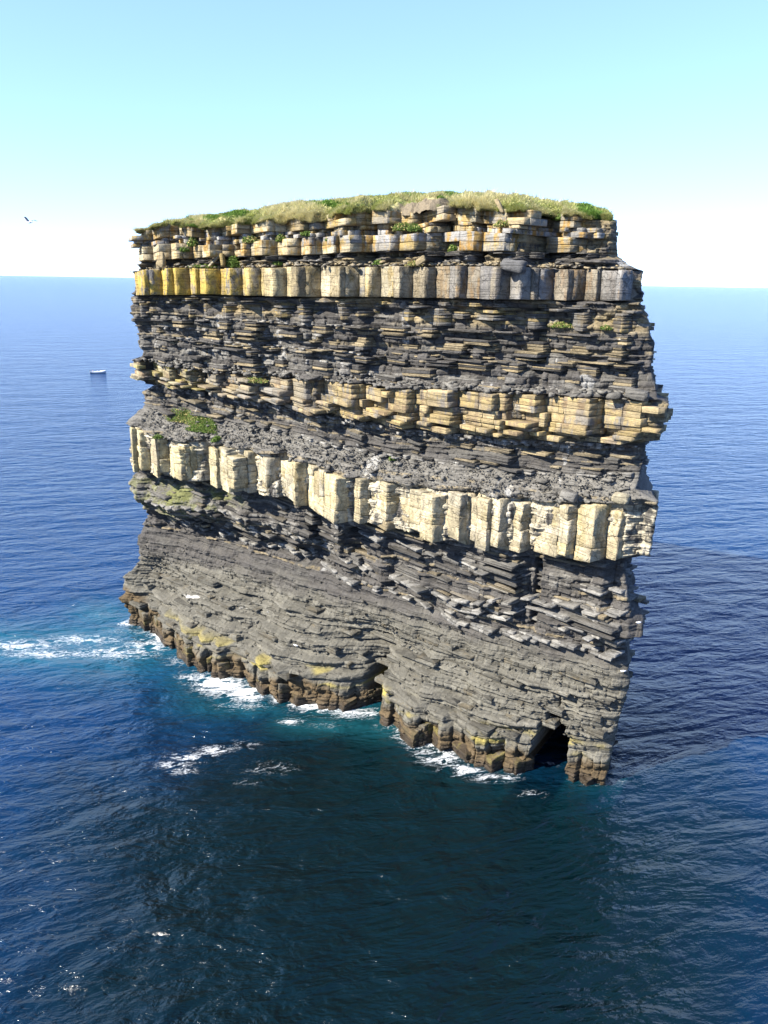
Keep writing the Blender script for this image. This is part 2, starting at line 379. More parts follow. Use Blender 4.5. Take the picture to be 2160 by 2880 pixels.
P = prof(u, z + term * q * (sst(.66, 1.0, fr) - fr))
d = P + tb * amp + .10 * fbm(u * 2.2, z * 2.2, 0, 3, 31) + .22 * fbm(u * .9, z * .9, 0, 3, 32)
# terraces of the lower slope: quantised steps
# wave-cut columns at the foot
foot = 1 - sst(2.0, 3.0, z)
cw = (u + .5 * vnoise(u * .8, 0, 0, 61)) / 1.15; ci = np.floor(cw); cf = cw - ci
d = d + foot * ((ih(ci, 7) - .5) * .9 - .35 * (1 - sst(0, .12, np.minimum(cf, 1 - cf))) + .3 * vnoise(u * 1.3, z * 1.3, 0, 62))
# backing behind the blocky bands
def band(u, z, a, b, m=.12): return sst(-m, m, z - a) * (1 - sst(-m, m, z - b))
back = band(u, z, bz('wb', u), bz('wt', u)) * .6 + band(u, z, bz('bb', u), bz('bt', u)) * .9 + band(u, z, bz('yb', u), bz('yt', u)) * 1.3 + band(u, z, bz('cap_base', u), z0n + 2) * 1.1
d = d - back - .35 * sst(37, 37.3, z) * (1 - sst(38, 38.3, z)) - 1.0 * sst(45.0, 45.6, z)
col, stain = core_colour(u, z, kk, hc)
lum = 1 + .5 * hc * np.clip(amp, 0, 1)
light_bed = (ih(kk, 99) > .68) & (z > 11.5) & (z < 38)
col = lerp(col, np.where((ih(kk, 98) > .5)[..., None], C_grey * 1.35, C_tan * .85), light_bed * .6 * (ih(np.floor(u / .9), kk, 6) > .3))
tanbed = band(u, z, bz('cap_base', u), z0n + 2) + band(u, z, bz('bb', u), bz('bt', u))
col = lerp(col, C_tan * .7, np.clip(tanbed, 0, 1)); col = lerp(col, C_cream * .85, band(u, z, bz('wb', u), bz('wt', u)))
col *= lum[..., None]; stain *= lum[..., None]
strk = (np.abs(z - (5.75 + .045 * u + .12 * vnoise(u * 1.5, 0, 0, 73))) < .04 + .09 * vnoise(u * 2.3, 0, 0, 74)) & (u > 8.5) & (u < 22)
col = lerp(col, np.array([.40, .385, .35]), strk * .9); stain = lerp(stain, np.array([.40, .385, .35]), strk * .8)
# limewash-like guano
g = (fbm(u / 1.2, z / 3, 0, 3, 71) > .52) & (z > 12)
col = lerp(col, np.array([.45, .45, .43]), g * .35)
front = W(u, d, z)
# right end, back and left end (same beds, coarser)
ne = 90
tE = np.linspace(0, 1, ne + 2)[1:-1]
dR = d[:, -1]; dL = d[:, 0]
def end_pts(ua, da, ub, db, n, seed, ku=0, kd=0):
    t_ = np.linspace(0, 1, n + 2)[1:-1][None, :]
    uu = ua[:, None] + (ub - ua)[:, None] * t_; dd = da[:, None] + (db - da)[:, None] * t_
    nn = .8 * vnoise(t_ * 9, zz[:, None] / 4, seed, 81) + .5 * (ih(np.floor(zz[:, None] / .45), np.floor(t_ * 14), seed) - .5) + .4 * (ih(np.floor(zz[:, None] / .3), seed) - .5)
    tap = np.clip(np.minimum(t_, 1 - t_) * 12, 0, 1)
    return uu + ku * nn * tap, dd + kd * nn * tap, np.repeat(zz[:, None], n, 1)
bd = -19.0 + 0 * zz
e1 = end_pts(URz, dR, URz - 6.0, bd, ne, 1, ku=.45)
e2 = end_pts(URz - 6.0, bd, ULz + 2.5, bd, 140, 2, kd=-1)
e3 = end_pts(ULz + 2.5, bd, ULz, dL, ne, 3, ku=-.7)
parts_ = [(u, d, z)] + [e1, e2, e3]
Uall = np.concatenate([p[0] for p in parts_], 1); Dall = np.concatenate([p[1] for p in parts_], 1); Zall = np.concatenate([p[2] for p in parts_], 1)
ccol, cst = core_colour(Uall[:, nf:], Zall[:, nf:], None, None)
CC = np.concatenate([col, ccol], 1); CS = np.concatenate([stain, cst], 1)
nr, nc = Uall.shape
Zall = np.where(Zall > 43, np.minimum(Zall, bz('rock_top', Uall) - .1), Zall)
V = W(Uall, Dall, Zall).reshape(-1, 3)
Q = grid_quads(nr, nc, True)
top_c = W(30, -9, 45.2)[None]
V = np.concatenate([V, top_c]); ti = np.arange(nc) + (nr - 1) * nc
T = np.stack([ti, np.roll(ti, -1), np.full(nc, len(V) - 1)], 1)
CC = np.concatenate([CC.reshape(-1, 3), C_dark[None]]); CS = np.concatenate([CS.reshape(-1, 3), C_dark[None]])
stack = bpy.data.objects.new('sea_stack', None); COL.objects.link(stack); stack.empty_display_size = 5
cpos = W(29, -9, 0); 
def local(V): return V - cpos
stack.location = Vector(cpos.tolist())
tag(stack, 'tall layered rock sea stack with a grassy top, standing alone in the sea', 'sea stack')
core = link('shale_body', mesh_np('shale_body', local(V), Q, T, dict(Col=CC, Stain=CS)), M_shale, stack)

# ------------------------------------------------------------------ jointed blocks
def blocks_batch(c4, zb, zt, big, seed):
    """c4 (n,4,2) plan corners in (u,d), zb/zt (n,4) heights per corner -> verts (n,m,3) in u,d,z, faces"""
    n = len(c4); r = np.random.default_rng(seed)
    nxt = np.roll(c4, -1, 1); prv = np.roll(c4, 1, 1)
    ln = np.linalg.norm(nxt - c4, axis=2, keepdims=True); lp = np.linalg.norm(prv - c4, axis=2, keepdims=True)
    ch = np.minimum(.015 + (.05 if big else .04) * r.random((n, 4, 1))**2, np.minimum(ln, lp) * .25)
    a = c4 + (prv - c4) / lp * ch; b = c4 + (nxt - c4) / ln * ch
    za = zb; zc = zt
    def zlerp(Z, f, Zn): return Z * (1 - f) + Zn * f
    if big:
        mid1 = c4 * .66 + nxt * .34; mid2 = c4 * .34 + nxt * .66
        pts = np.stack([a, b, mid1, mid2], 2).reshape(n, 16, 2)
        def ringz(Z):
            Zn = np.roll(Z, -1, 1); return np.stack([Z, Z, Z * .66 + Zn * .34, Z * .34 + Zn * .66], 2).reshape(n, 16)
        fr = [0, .025, .3, .5, .72, .975, 1.0]; ins = [.05, 0, 0, 0, 0, 0, .05]; rr = 16
    else:
        pts = np.stack([a, b], 2).reshape(n, 8, 2)
        def ringz(Z): return np.repeat(Z, 2, 1)
        fr = [0, .08, .92, 1.0]; ins = [.03, 0, 0, .03]; rr = 8
    cen = c4.mean(1, keepdims=True)
    size = np.linalg.norm(c4[:, 0] - c4[:, 2], axis=1)[:, None, None]
    Zb, Zt = ringz(za), ringz(zc); V = []
    for f, i_ in zip(fr, ins):
        p = pts + (cen - pts) * np.minimum(i_ / np.maximum(size, .3) * 1.6, .45)
        j = (.022 if big else .018) * (r.random((n, rr, 2)) - .5) * 2 * np.minimum(size, 1.5)
        zz_ = Zb * (1 - f) + Zt * f + (r.random((n, rr)) - .5) * (.03 if f in (0, 1.0) else .012)
        V.append(np.concatenate([p + j, zz_[..., None]], 2))
    nrn = len(fr)
    V = np.concatenate(V, 1)
    V = np.concatenate([V, V[:, :rr].mean(1, keepdims=True), V[:, -rr:].mean(1, keepdims=True)], 1)
    q = grid_quads(nrn, rr, True); bi, ti = nrn * rr, nrn * rr + 1
    k = np.arange(rr); t = np.concatenate([np.stack([(k + 1) % rr, k, np.full(rr, bi)], 1), np.stack([(nrn - 1) * rr + k, (nrn - 1) * rr + (k + 1) % rr, np.full(rr, ti)], 1)])
    return V, q, t

def make_zone(name, zlo, zhi, thick, sp, sq, ang, pal, objs, big=False, joint=.03, rows=2.6, off=0.0, bedvar=.25, cellvar=.3, blockvar=.1, preset=.3, bedcol=0, split=0, wet=False, ragged=0, rough=None, ur=(-5, 70), pgap=0.0, seed=1, persist=True, rot_j=4, mat=None, fill=1.0, ptop=None, zmask=None):
    """fill the band between zlo(u) and zhi(u) with jointed blocks; objs = how many become parts of their own"""
    r = np.random.default_rng(seed); mat = mat or M_rock
    A0 = rad(ang)
    # bed boundaries as fractions
    H = float(np.mean(zhi(np.linspace(8, 55, 20)) - zlo(np.linspace(8, 55, 20))))
    fr = [0.0]
    while fr[-1] < 1: fr.append(fr[-1] + r.uniform(*thick) / H)
    fr = np.array(fr) / fr[-1]
    C4 = []; ZB = []; ZT = []; UC = []; DC = []
    def lines(s, n, rr): 
        x = [-75.0]
        while x[-1] < 75: x.append(x[-1] + rr.uniform(*s))
        return np.array(x)
    pg = lines(sp, 0, r); qg = lines(sq, 0, r)
    gid = 0; BI = []
    for b in range(len(fr) - 1):
        if b and (not persist or r.random() < preset): pg = lines(sp, 0, r); gid += 1
        if b and (not persist or r.random() < preset): qg = lines(sq, 0, r); gid += 1
        rj = np.random.default_rng(seed * 100 + gid)
        A = A0 + rad(rj.uniform(-rot_j, rot_j)) * .5
        ca, sa = math.cos(A), math.sin(A)
        PP, QQ = np.meshgrid(pg, qg, indexing='ij')
        jit = .10 * min(sp[0], sq[0])
        PP = PP + rj.uniform(-jit, jit, PP.shape); QQ = QQ + rj.uniform(-jit, jit, QQ.shape)
        colv = rj.uniform(-1, 1, (PP.shape[0] - 1) * (PP.shape[1] - 1))
        Ug = 29 + PP * ca - QQ * sa; Dg = PP * sa + QQ * ca
        c = np.stack([np.stack([Ug[:-1, :-1], Dg[:-1, :-1]], -1), np.stack([Ug[1:, :-1], Dg[1:, :-1]], -1), np.stack([Ug[1:, 1:], Dg[1:, 1:]], -1), np.stack([Ug[:-1, 1:], Dg[:-1, 1:]], -1)], 2).reshape(-1, 4, 2)
        cen = c.mean(1)
        m = (np.abs(cen[:, 1]) < 7) & (cen[:, 0] > max(-2, ur[0])) & (cen[:, 0] < min(62, ur[1]))
        c = c[m]; cen = cen[m]; colv = colv[m]
        zl = zlo(cen[:, 0]); zh = zhi(cen[:, 0]); zm = zl + (zh - zl) * (fr[b] + fr[b + 1]) / 2
        db = r.uniform(-bedvar, bedvar)
        dd = prof(cen[:, 0], zm) + off + db + cellvar * colv + blockvar * r.uniform(-1, 1, len(c))
        ulz = I(zm, UL) + .3; urz = I(zm, UR) - .3 + np.minimum(cen[:, 1], 0) * .12
        sdf = np.minimum.reduce([dd - cen[:, 1] - .25 * sq[0], (c[..., 0].min(1) - ulz) + .5 * db + .35, (urz - c[..., 0].max(1)) + .5 * db + .6])
        m = (sdf > 0) & (sdf < rows) & (cave_mask(cen[:, 0], zm) < .3) & (r.random(len(c)) < fill)
        if zmask is not None: m &= zmask(cen[:, 0], zm)
        c = c[m]; cen = cen[m]
        sh = (c - cen[:, None]); Ls = np.linalg.norm(sh, axis=2, keepdims=True)
        c = cen[:, None] + sh * (1 - np.minimum((joint * .6 * r.uniform(.3, 2.0, (len(c), 1, 1))) / Ls * 1.4, .3))
        uc = c[..., 0]
        zl4 = zlo(uc); zh4 = zhi(uc)
        g = .008 + .02 * r.random((len(c), 1))
        rgT = ragged * r.random((len(c), 1))**3 if b == len(fr) - 2 else 0; rgB = ragged * r.random((len(c), 1))**2 if b == 0 else 0
        BI.append(np.full(len(c), b)); C4.append(c); ZB.append(zl4 + (zh4 - zl4) * fr[b] + g + rgB); ZT.append(zl4 + (zh4 - zl4) * fr[b + 1] - g * .6 - rgT); UC.append(cen[:, 0]); DC.append(cen[:, 1])
    C4 = np.concatenate(C4); ZB = np.concatenate(ZB); ZT = np.concatenate(ZT); UC = np.concatenate(UC)
    BI = np.concatenate(BI)
    if len(C4) == 0: return
    for _ in range(split):
        h_ = (ZT - ZB).mean(1); m = (r.random(len(C4)) < .55) & (h_ > .5)
        f = r.uniform(.2, .8, (len(C4), 1)) + r.normal(0, .03, (len(C4), 4)); mid = ZB + (ZT - ZB) * f
        cen_ = C4.mean(1, keepdims=True); sc_ = r.uniform(.96, 1.02, (len(C4), 1, 1)); sh_ = r.normal(0, .035, (len(C4), 1, 2))
        C2 = cen_ + (C4 - cen_) * sc_ + sh_
        newC, newB, newT = C2[m], mid[m] + .012, ZT[m]
        ZT = np.where(m[:, None], mid - .008, ZT)
        C4 = np.concatenate([C4, newC]); ZB = np.concatenate([ZB, newB]); ZT = np.concatenate([ZT, newT]); UC = np.concatenate([UC, UC[m]]); BI = np.concatenate([BI, BI[m]])
    V, q, t = blocks_batch(C4, ZB, ZT, big, seed + 100)
    # surface roughness
    X = V[..., 0]; D_ = V[..., 1]; Z_ = V[..., 2]
    k = rough or (.10 if big else .045)
    V = V.copy()
    V[..., 0] += k * fbm(X * 1.6, D_ * 1.6, Z_ * 1.1, 3, seed + 7); V[..., 1] += k * fbm(X * 1.6, D_ * 1.6, Z_ * 1.1, 3, seed + 8)
    Wp = local(W(V[..., 0], V[..., 1], V[..., 2]))
    n = len(V); zc = (ZB.mean(1) + ZT.mean(1)) / 2
    cc, ss = pal(UC, zc, r)
    if bedcol:
        hb_ = ih(BI, seed, 77)[:, None]; hz = vnoise(UC / 7, BI * 3.1, 0, seed)[:, None]
        tgt = np.where(hb_ > .72, C_tan * .85, np.where(hb_ > .5, C_grey * 1.15, np.where(hb_ > .3, C_dark * .8, C_dark * 1.25)))
        cc = cc * (1 - bedcol) + tgt * bedcol * (1 + .35 * hz); ss = cc * .78
    br = (1 + r.uniform(-.2, .2, n))[:, None]
    cc = cc * br; ss = ss * br
    Cv = np.repeat(cc[:, None], V.shape[1], 1); Sv = np.repeat(ss[:, None], V.shape[1], 1)
    if wet:
        wl = sst(.3, 1.3, V[..., 2] + .5 * vnoise(V[..., 0] * 1.5, V[..., 1] * 1.5, V[..., 2], 5))[..., None]
        Cv = Cv * wl + C_wet * 1.1 * (1 - wl); Sv = Sv * wl + C_wet * .8 * (1 - wl)
        tp = sst(1.2, 2.2, V[..., 2] + .6 * vnoise(V[..., 0] * .8, V[..., 1], V[..., 2], 6))[..., None]
        Cv = Cv * (1 - tp) + C_base * 1.1 * tp
    # size as seen: area / distance^2, only near the front count
    wid = np.linalg.norm(C4[:, 0] - C4[:, 2], axis=1); hgt = (ZT - ZB).mean(1)
    dist = np.linalg.norm(Wp.mean(1)[:, :2] + cpos[:2], axis=1)
    frontness = C4.mean(1)[:, 1] - prof(UC, zc)
    score = wid * hgt / dist**2 * np.where(frontness > -1.3, 1, .15)
    order = np.argsort(-score); own = order[:objs]; rest = order[objs:]
    base = None
    if len(rest):
        m_ = V.shape[1]; offi = (np.arange(len(rest)) * m_)[:, None, None]
        me = mesh_np(name, Wp[rest].reshape(-1, 3), (q[None] + offi).reshape(-1, 4), (t[None] + offi).reshape(-1, 3), dict(Col=Cv[rest].reshape(-1, 3), Stain=Sv[rest].reshape(-1, 3)))
        base = link(name, me, mat, stack); base['kind'] = 'stuff'
    bn = {'white_limestone_band': 'limestone_block', 'yellow_sandstone_band': 'sandstone_block'}.get(name, 'block')
    par = base or stack
    for i in own:
        me = mesh_np(bn, Wp[i], q, t, dict(Col=Cv[i], Stain=Sv[i]))
        link(bn, me, mat, par)
    print(name, n, 'blocks')

def Lz(n, o=0.0): return lambda u: bz(n, u) + o
def mixn(r, n, A, B, lo=0, hi=1): 
    f = r.uniform(lo, hi, n)[:, None]; return A * (1 - f) + B * f
# thick yellow to grey sandstone band
def pal_yellow(u, z, r):
    n = len(u); left = (1 - sst(16, 30, u))[:, None]; rgt = sst(36, 44, u)[:, None]
    A = mixn(r, n, C_pale, C_tan * 1.1); Y = mixn(r, n, C_yel, C_yel * np.array([1.05, 1.08, 1.3]))
    c = A * (1 - left) + (Y if True else A) * left * 1.0
    c = c * (1 - rgt) + mixn(r, n, C_lime, C_tan * .75, 0, .6) * rgt
    s = mixn(r, n, C_gold, C_lime * .9) * (1 - rgt) + mixn(r, n, C_lime * .85, C_ochre * .9, 0, .8) * rgt
    return c, s
def pal_upper(u, z, r):
    n = len(u); c = mixn(r, n, C_tan * 1.1, C_pale); g = (r.random(n) < .3)[:, None]
    c = np.where(g, mixn(r, n, C_grey * 1.4, C_tan), c)
    grey = ((z > 43.1) & (z < 43.9))[:, None]; c = np.where(grey, mixn(r, n, C_grey * 1.5, C_lime * 1.6), c)
    d_ = sst(47, 50, u)[:, None]; c = c * (1 - d_ * .5) + C_grey * .9 * d_ * .5
    return c, mixn(r, n, C_gold * 1.05, C_ochre)
def pal_mid(u, z, r):
    n = len(u); k = sst(24, 32, u)[:, None]
    c = mixn(r, n, C_grey * 1.2, C_tan * .9) * (1 - k) + mixn(r, n, C_tan * .95, C_gold * .95, 0, .7) * k
    lf = (1 - sst(13, 16, u))[:, None]; c = c * (1 - lf) + mixn(r, n, C_pale * .8, C_lich * .9) * lf
    return c, mixn(r, n, C_grey * 1.1, C_ochre * .8, 0, .6)
def pal_white(u, z, r):
    n = len(u); c = mixn(r, n, C_cream, C_cream * np.array([1.05, .98, .78])); lf = (1 - sst(14, 22, u))[:, None]
    c = c * (1 - .3 * lf) + np.array([.68, .60, .28]) * AL * .3 * lf
    k = (r.random(n) < .07)[:, None]; c = np.where(k, mixn(r, n, C_tan * 1.1, C_cream, 0, .8), c)
    rg = sst(38, 48, u)[:, None]; c = c * (1 - rg) + c * np.array([.90, .89, .90]) * rg
    return c, mixn(r, n, C_cream * .68, C_yel * .95, 0, .4)
def pal_dark(u, z, r):
    n = len(u); c = mixn(r, n, C_dark, C_grey * .8, 0, .8); k = (r.random(n) < .10)[:, None]
    return np.where(k, mixn(r, n, C_grey, C_tan * .8), c), c * .75
def pal_slab(u, z, r):
    n = len(u); c = mixn(r, n, C_dark, C_grey * 1.1, 0, 1); k = (r.random(n) < .35)[:, None]
    return np.where(k, mixn(r, n, C_tan * .8, C_gold * .8), c), mixn(r, n, C_dark * 1.3, C_tan * .5)
def pal_light(u, z, r):
    n = len(u); c = mixn(r, n, C_grey * 1.6, np.array([.46, .45, .42]) * AL * .72); return c * r.uniform(.55, 1.1, (n, 1)), c * .5
def pal_base(u, z, r):
    n = len(u); return mixn(r, n, C_base * .75, C_base * 1.3), mixn(r, n, C_base * .7, C_tan * .5, 0, .5)
def pal_foot(u, z, r):
    n = len(u); c = mixn(r, n, C_brown * .8, C_brown * 1.3); w_ = (1 - sst(.4, 1.2, z))[:, None]
    return c * (1 - w_) + C_wet * 1.2 * w_, mixn(r, n, C_wet * 1.5, C_lich * .7, 0, .7)

def capz(f): return lambda u: bz('cap_base', u) + (bz('rock_top', u) + .1 - bz('cap_base', u)) * f + .06 * np.sin(u / 2.7 + f * 9)
make_zone('upper_sandstone_beds', capz(-.02), capz(.11), (.1, .18), (.8, 2.0), (.8, 1.6), 40, pal_dark, 30, rows=2.2, bedvar=.2, cellvar=.25, seed=12, off=-.55, mat=M_shale)
make_zone('upper_sandstone_beds', capz(.11), capz(.5), (.22, .85), (.8, 2.8), (.5, 1.6), 27, pal_upper, 160, rows=2.8, bedvar=.06, cellvar=.22, blockvar=.05, preset=.06, seed=13, off=.15, joint=.03)
make_zone('upper_sandstone_beds', capz(.5), capz(.72), (.3, .55), (.35, 1.2), (.35, .9), 27, pal_upper, 120, rows=2.4, bedvar=.1, cellvar=.3, blockvar=.15, preset=.4, seed=14, off=-.35, joint=.04)
make_zone('upper_sandstone_beds', capz(.72), capz(1.03), (.25, .8), (.8, 2.8), (.5, 1.5), 27, pal_upper, 160, rows=2.8, bedvar=.08, cellvar=.22, blockvar=.06, preset=.1, seed=15, off=.0, joint=.03)
make_zone('yellow_sandstone_band', Lz('yb', .04), Lz('yt'), (3.0, 3.2), (.25, 2.0), (.3, 1.5), 31, pal_yellow, 220, big=True, rows=2.2, bedvar=.0, cellvar=.05, ragged=.08, rough=.07, mat=M_mass, seed=4, joint=.02)
make_zone('thin_sandstone_slabs', lambda u: bz('yb', u) - 2.1, Lz('yb', -.25), (.14, .34), (.9, 3.0), (.8, 1.6), 35, pal_slab, 120, rows=2.2, bedvar=.3, cellvar=.22, preset=.2, seed=5, off=-.05)
make_zone('blocky_sandstone_band', Lz('bb'), Lz('bt'), (.14, .6), (.5, 2.6), (.5, 1.6), 24, pal_mid, 300, rows=2.4, bedvar=.16, cellvar=.14, blockvar=.06, preset=.2, ragged=.2, seed=6, joint=.025)
make_zone('white_limestone_band', Lz('wb'), Lz('wt'), (4.4, 5.4), (.4, 2.5), (.3, 1.6), 27, pal_white, 300, big=True, rows=2.2, bedvar=.04, cellvar=.05, blockvar=.03, preset=.1, ragged=.8, rough=.09, split=3, mat=M_mass, seed=7, joint=.008, rot_j=2)
# shale slabs that stand proud of the body
make_zone('upper_shale_slabs', lambda u: bz('bt', u) + .3, lambda u: bz('yb', u) - 2.2, (.1, .3), (1.4, 5.0), (.7, 1.3), 20, pal_dark, 140, rows=1.3, bedvar=.26, cellvar=.10, blockvar=.04, bedcol=.75, seed=8, off=.1, fill=.97, preset=.2, mat=M_shale)
make_zone('middle_shale_slabs', lambda u: bz('wt', u) + 2.0, lambda u: bz('bb', u) - .9, (.1, .26), (1.4, 4.4), (.5, 1.1), 20, pal_dark, 60, rows=1.0, bedvar=.22, bedcol=.5, cellvar=.1, seed=9, off=.0, fill=.7, preset=.4, mat=M_shale)
make_zone('lower_shale_slabs', lambda u: 13.0 + 0 * u, lambda u: bz('wb', u) - .1, (.1, .3), (1.4, 4.6), (.6, 1.2), 18, pal_dark, 120, rows=1.2, bedvar=.34, cellvar=.14, blockvar=.05, bedcol=.6, seed=10, off=.0, fill=.72, preset=.25, mat=M_shale)
# thin light beds cut into small columns
def pearls(name, zc, th, u0, u1, w_, seed, off=.15, pal=pal_light, objs=0, fill=.9, dv=.12):
    make_zone(name, lambda u: zc(u) - th / 2, lambda u: zc(u) + th / 2, (th * .95, th), w_, w_, 20, pal, objs, rows=.9, bedvar=0, cellvar=dv, blockvar=.12, seed=seed, off=off, ur=(u0, u1), fill=fill * .88, mat=M_rock, joint=.02)
pearls('pillow_bed', lambda u: bz('bb', u) - .35, .5, 4, 60, (.32, .55), 21, off=.35)
pearls('pillow_bed', lambda u: bz('bt', u) + .75, .42, 6, 36, (.25, .45), 22, off=.2)
pearls('pillow_bed', lambda u: 36.0 + .01 * u, .32, 6, 34, (.35, .6), 23)
pearls('pillow_bed', lambda u: 35.1 + .1 * np.sin(u / 4), .5, 8, 30, (.4, .8), 24, off=.3)
pearls('pillow_bed', lambda u: 34.2 - .01 * u, .35, 7, 33, (.4, .7), 25)
pearls('pillow_bed', lambda u: 33.3 - .015 * u, .45, 7, 32, (.4, .8), 26, off=.25)
pearls('pillow_bed', lambda u: bz('wt', u) + 2.0, .35, 20, 59, (.4, .8), 27, off=.2)
pearls('pillow_bed', lambda u: I(u, [(6, 16.4), (20, 16.4), (27, 14.8), (33, 13.6)]), .4, 6, 34, (.4, .8), 28, off=.35, fill=.8)
pearls('pillow_bed', lambda u: I(u, [(8, 13.9), (17, 12.8), (23, 13.6), (30, 12.0), (39, 12.2), (43, 11.0), (58, 12.2)]), .5, 8, 60, (.5, 1.1), 29, off=.55)
pearls('pillow_bed', lambda u: I(u, [(37, 13.6), (43, 13.0), (50, 14.9), (60, 15.8)]), .5, 36, 60, (.5, 1.5), 30, off=.7)
pearls('pillow_bed', lambda u: I(u, [(37, 13.0), (43, 12.3), (50, 14.0), (60, 14.6)]), .35, 40, 60, (.7, 2.0), 31, off=.45)
pearls('pillow_bed', lambda u: I(u, [(37, 12.6), (43, 11.8), (50, 13.2), (60, 13.6)]), .4, 42, 60, (.7, 2.0), 32, off=.45)
pearls('pillow_bed', lambda u: I(u, [(30, 17.6), (45, 16.6), (60, 17.2)]), .4, 30, 58, (.6, 1.4), 33, off=.4, fill=.7)
# terraces near the foot
for k, (zc, th, w_) in enumerate([(8.4, .45, (.7, 1.8)), (6.9, .5, (.8, 1.8)), (5.4, .5, (.9, 2.0)), (4.2, .6, (.9, 2.0)), (3.2, .45, (.8, 1.6))]):
    make_zone('terrace_bed', (lambda zc, th: lambda u: zc - th / 2 + I(u, [(0, -.6), (30, 0), (45, .3), (58, 1.3)]) * zc / 8)(zc, th), (lambda zc, th: lambda u: zc + th / 2 + I(u, [(0, -.6), (30, 0), (45, .3), (58, 1.3)]) * zc / 8)(zc, th),
              (th * .45, th * .6), (1.2, 3.6), (.8, 1.6), 12, pal_base, 60, rows=1.2, bedvar=.08, cellvar=.1, seed=40 + k, off=.3, fill=.95, mat=M_shale)
make_zone('foot_columns', lambda u: -1.5 + 0 * u, lambda u: 1.5 + .6 * vnoise(u / 3.0, 0, 0, 55) + .45 * vnoise(u * 1.3, 0, 0, 56) + 1.5 * sst(10, 0, u), (.7, 1.6), (.4, 2.4), (.4, 1.6), 30, pal_foot, 60, big=True, rows=2.0, bedvar=.05, cellvar=.18, preset=.1, ragged=.9, split=2, wet=True, rough=.16, joint=.006, seed=50, off=.1, fill=.95, mat=M_shale)

# ------------------------------------------------------------------ loose rubble on the ledges
def rubble(name, n, ufun, seed, sz=(.12, .5), colf=None):
    r = np.random.default_rng(seed)
    uu, zc = ufun(r, n); dd = prof(uu, zc) + r.uniform(-.5, .35, n)
    ok = (uu > I(zc, UL) + .3) & (uu < I(zc, UR) - .4); uu, zc, dd = uu[ok], zc[ok], dd[ok]; n = len(uu)
    s = r.uniform(sz[0], sz[1], n)**1.0
    base = np.array([[x, y, z_] for x in (-1, 1) for y in (-1, 1) for z_ in (-1, 1)], float)
    V = base[None] * s[:, None, None] * r.uniform(.35, 1, (n, 1, 3)) * np.array([1, .8, .45]) + r.uniform(-.18, .18, (n, 8, 3)) * s[:, None, None]
    a = r.uniform(0, math.tau, n); ca, sa = np.cos(a)[:, None], np.sin(a)[:, None]
    tl = r.uniform(-.5, .5, n)[:, None]
    X = V[..., 0] * ca - V[..., 1] * sa; Y = V[..., 0] * sa + V[..., 1] * ca; Z = V[..., 2] * .8 + tl * .6 * V[..., 0] - s[:, None] * .2
    P_ = local(W(uu[:, None] + X, dd[:, None] + Y, zc[:, None] + Z + .08))
    q = np.array([[0, 1, 3, 2], [4, 6, 7, 5], [0, 4, 5, 1], [2, 3, 7, 6], [0, 2, 6, 4], [1, 5, 7, 3]])
    f = (q[None] + (np.arange(n) * 8)[:, None, None]).reshape(-1, 4)
    c = (colf(r, n) if colf else mixn(r, n, C_grey * .7, C_grey * 1.2)); c = np.repeat(c[:, None], 8, 1).reshape(-1, 3)
    o = link(name, mesh_np(name, P_.reshape(-1, 3), f, None, dict(Col=c, Stain=c * .8)), M_rock, stack); o['kind'] = 'stuff'
def surf_ramp(n0, a, b): 
    def f(r, n):
        uu = r.uniform(5, 58, n); return uu, bz(n0, uu) + r.uniform(a, b, n)
    return f
rubble('rubble', 6500, surf_ramp('wt', .1, 1.9), 61, (.03, .12))
rubble('rubble', 260, surf_ramp('wt', .1, 2.1), 68, (.2, .5))
rubble('rubble', 900, surf_ramp('bt', .05, .5), 62, (.12, .42))
rubble('rubble', 700, surf_ramp('yt', .02, .35), 63, (.08, .3), lambda r, n: mixn(r, n, C_grey, C_tan))
rubble('rubble', 1600, lambda r, n: (lambda uu: (uu, r.uniform(3, 11, n)))(r.uniform(2, 57, n)), 64, (.05, .2), lambda r, n: mixn(r, n, C_base * .7, C_base * 1.4))

# ------------------------------------------------------------------ grass cap
def turf_z(u, d):
    e = bz('rock_top', u); top = I(u, [(4, 43.9), (7, 44.5), (10, 45.5), (16, 46.3), (22, 46.7), (29, 47.0), (35, 47.15), (40, 47.1), (45, 46.7), (49, 46.2), (52, 45.7), (54, 45.0), (58, 44.4)])
    dd = np.clip(-(d - edge_d(u)), 0, 30)
    f = 1 - np.exp(-dd / 2.6)
    back_ = sst(12, 19, dd)
    return e + .15 + (np.maximum(top - e, .25)) * f - .9 * back_ + .26 * fbm(u * .8, d * .8, 0, 4, 91) * sst(0, 1, dd + .3) + .14 * fbm(u * 3, d * 3, 0, 2, 92)
_ud = np.linspace(-2, 62, 600); _zd = bz('rock_top', _ud)
_pd = prof(_ud, _zd - .2); 
def edge_d(u): return np.interp(u, _ud, _pd) + .12 + .3 * vnoise(u * 1.1, 0, 0, 93) + .2 * vnoise(u * 3.3, 0, 0, 98) - 3.0 * (1 - np.sqrt(np.clip(1 - (1 - np.clip((53 - u) / 4.5, 0, 1))**2, 0, 1))) - 2.0 * (1 - np.sqrt(np.clip(1 - (1 - np.clip((u - 6) / 3.0, 0, 1))**2, 0, 1)))
ng, mg = 620, 150
uu = np.linspace(5.5, 52.9, ng)[:, None]; tt = np.linspace(0, 1, mg)[None, :]**1.7
ed = edge_d(uu); dd = ed + (-18.6 - ed) * tt
def pull(u_, b_): return u_ + np.clip((b_ - edge_d(u_)) / -18.0, 0, 1.1) * (3.0 * (52.9 - u_) - 7.0 * (u_ - 6)) / 46.9
uu2 = pull(uu, dd)
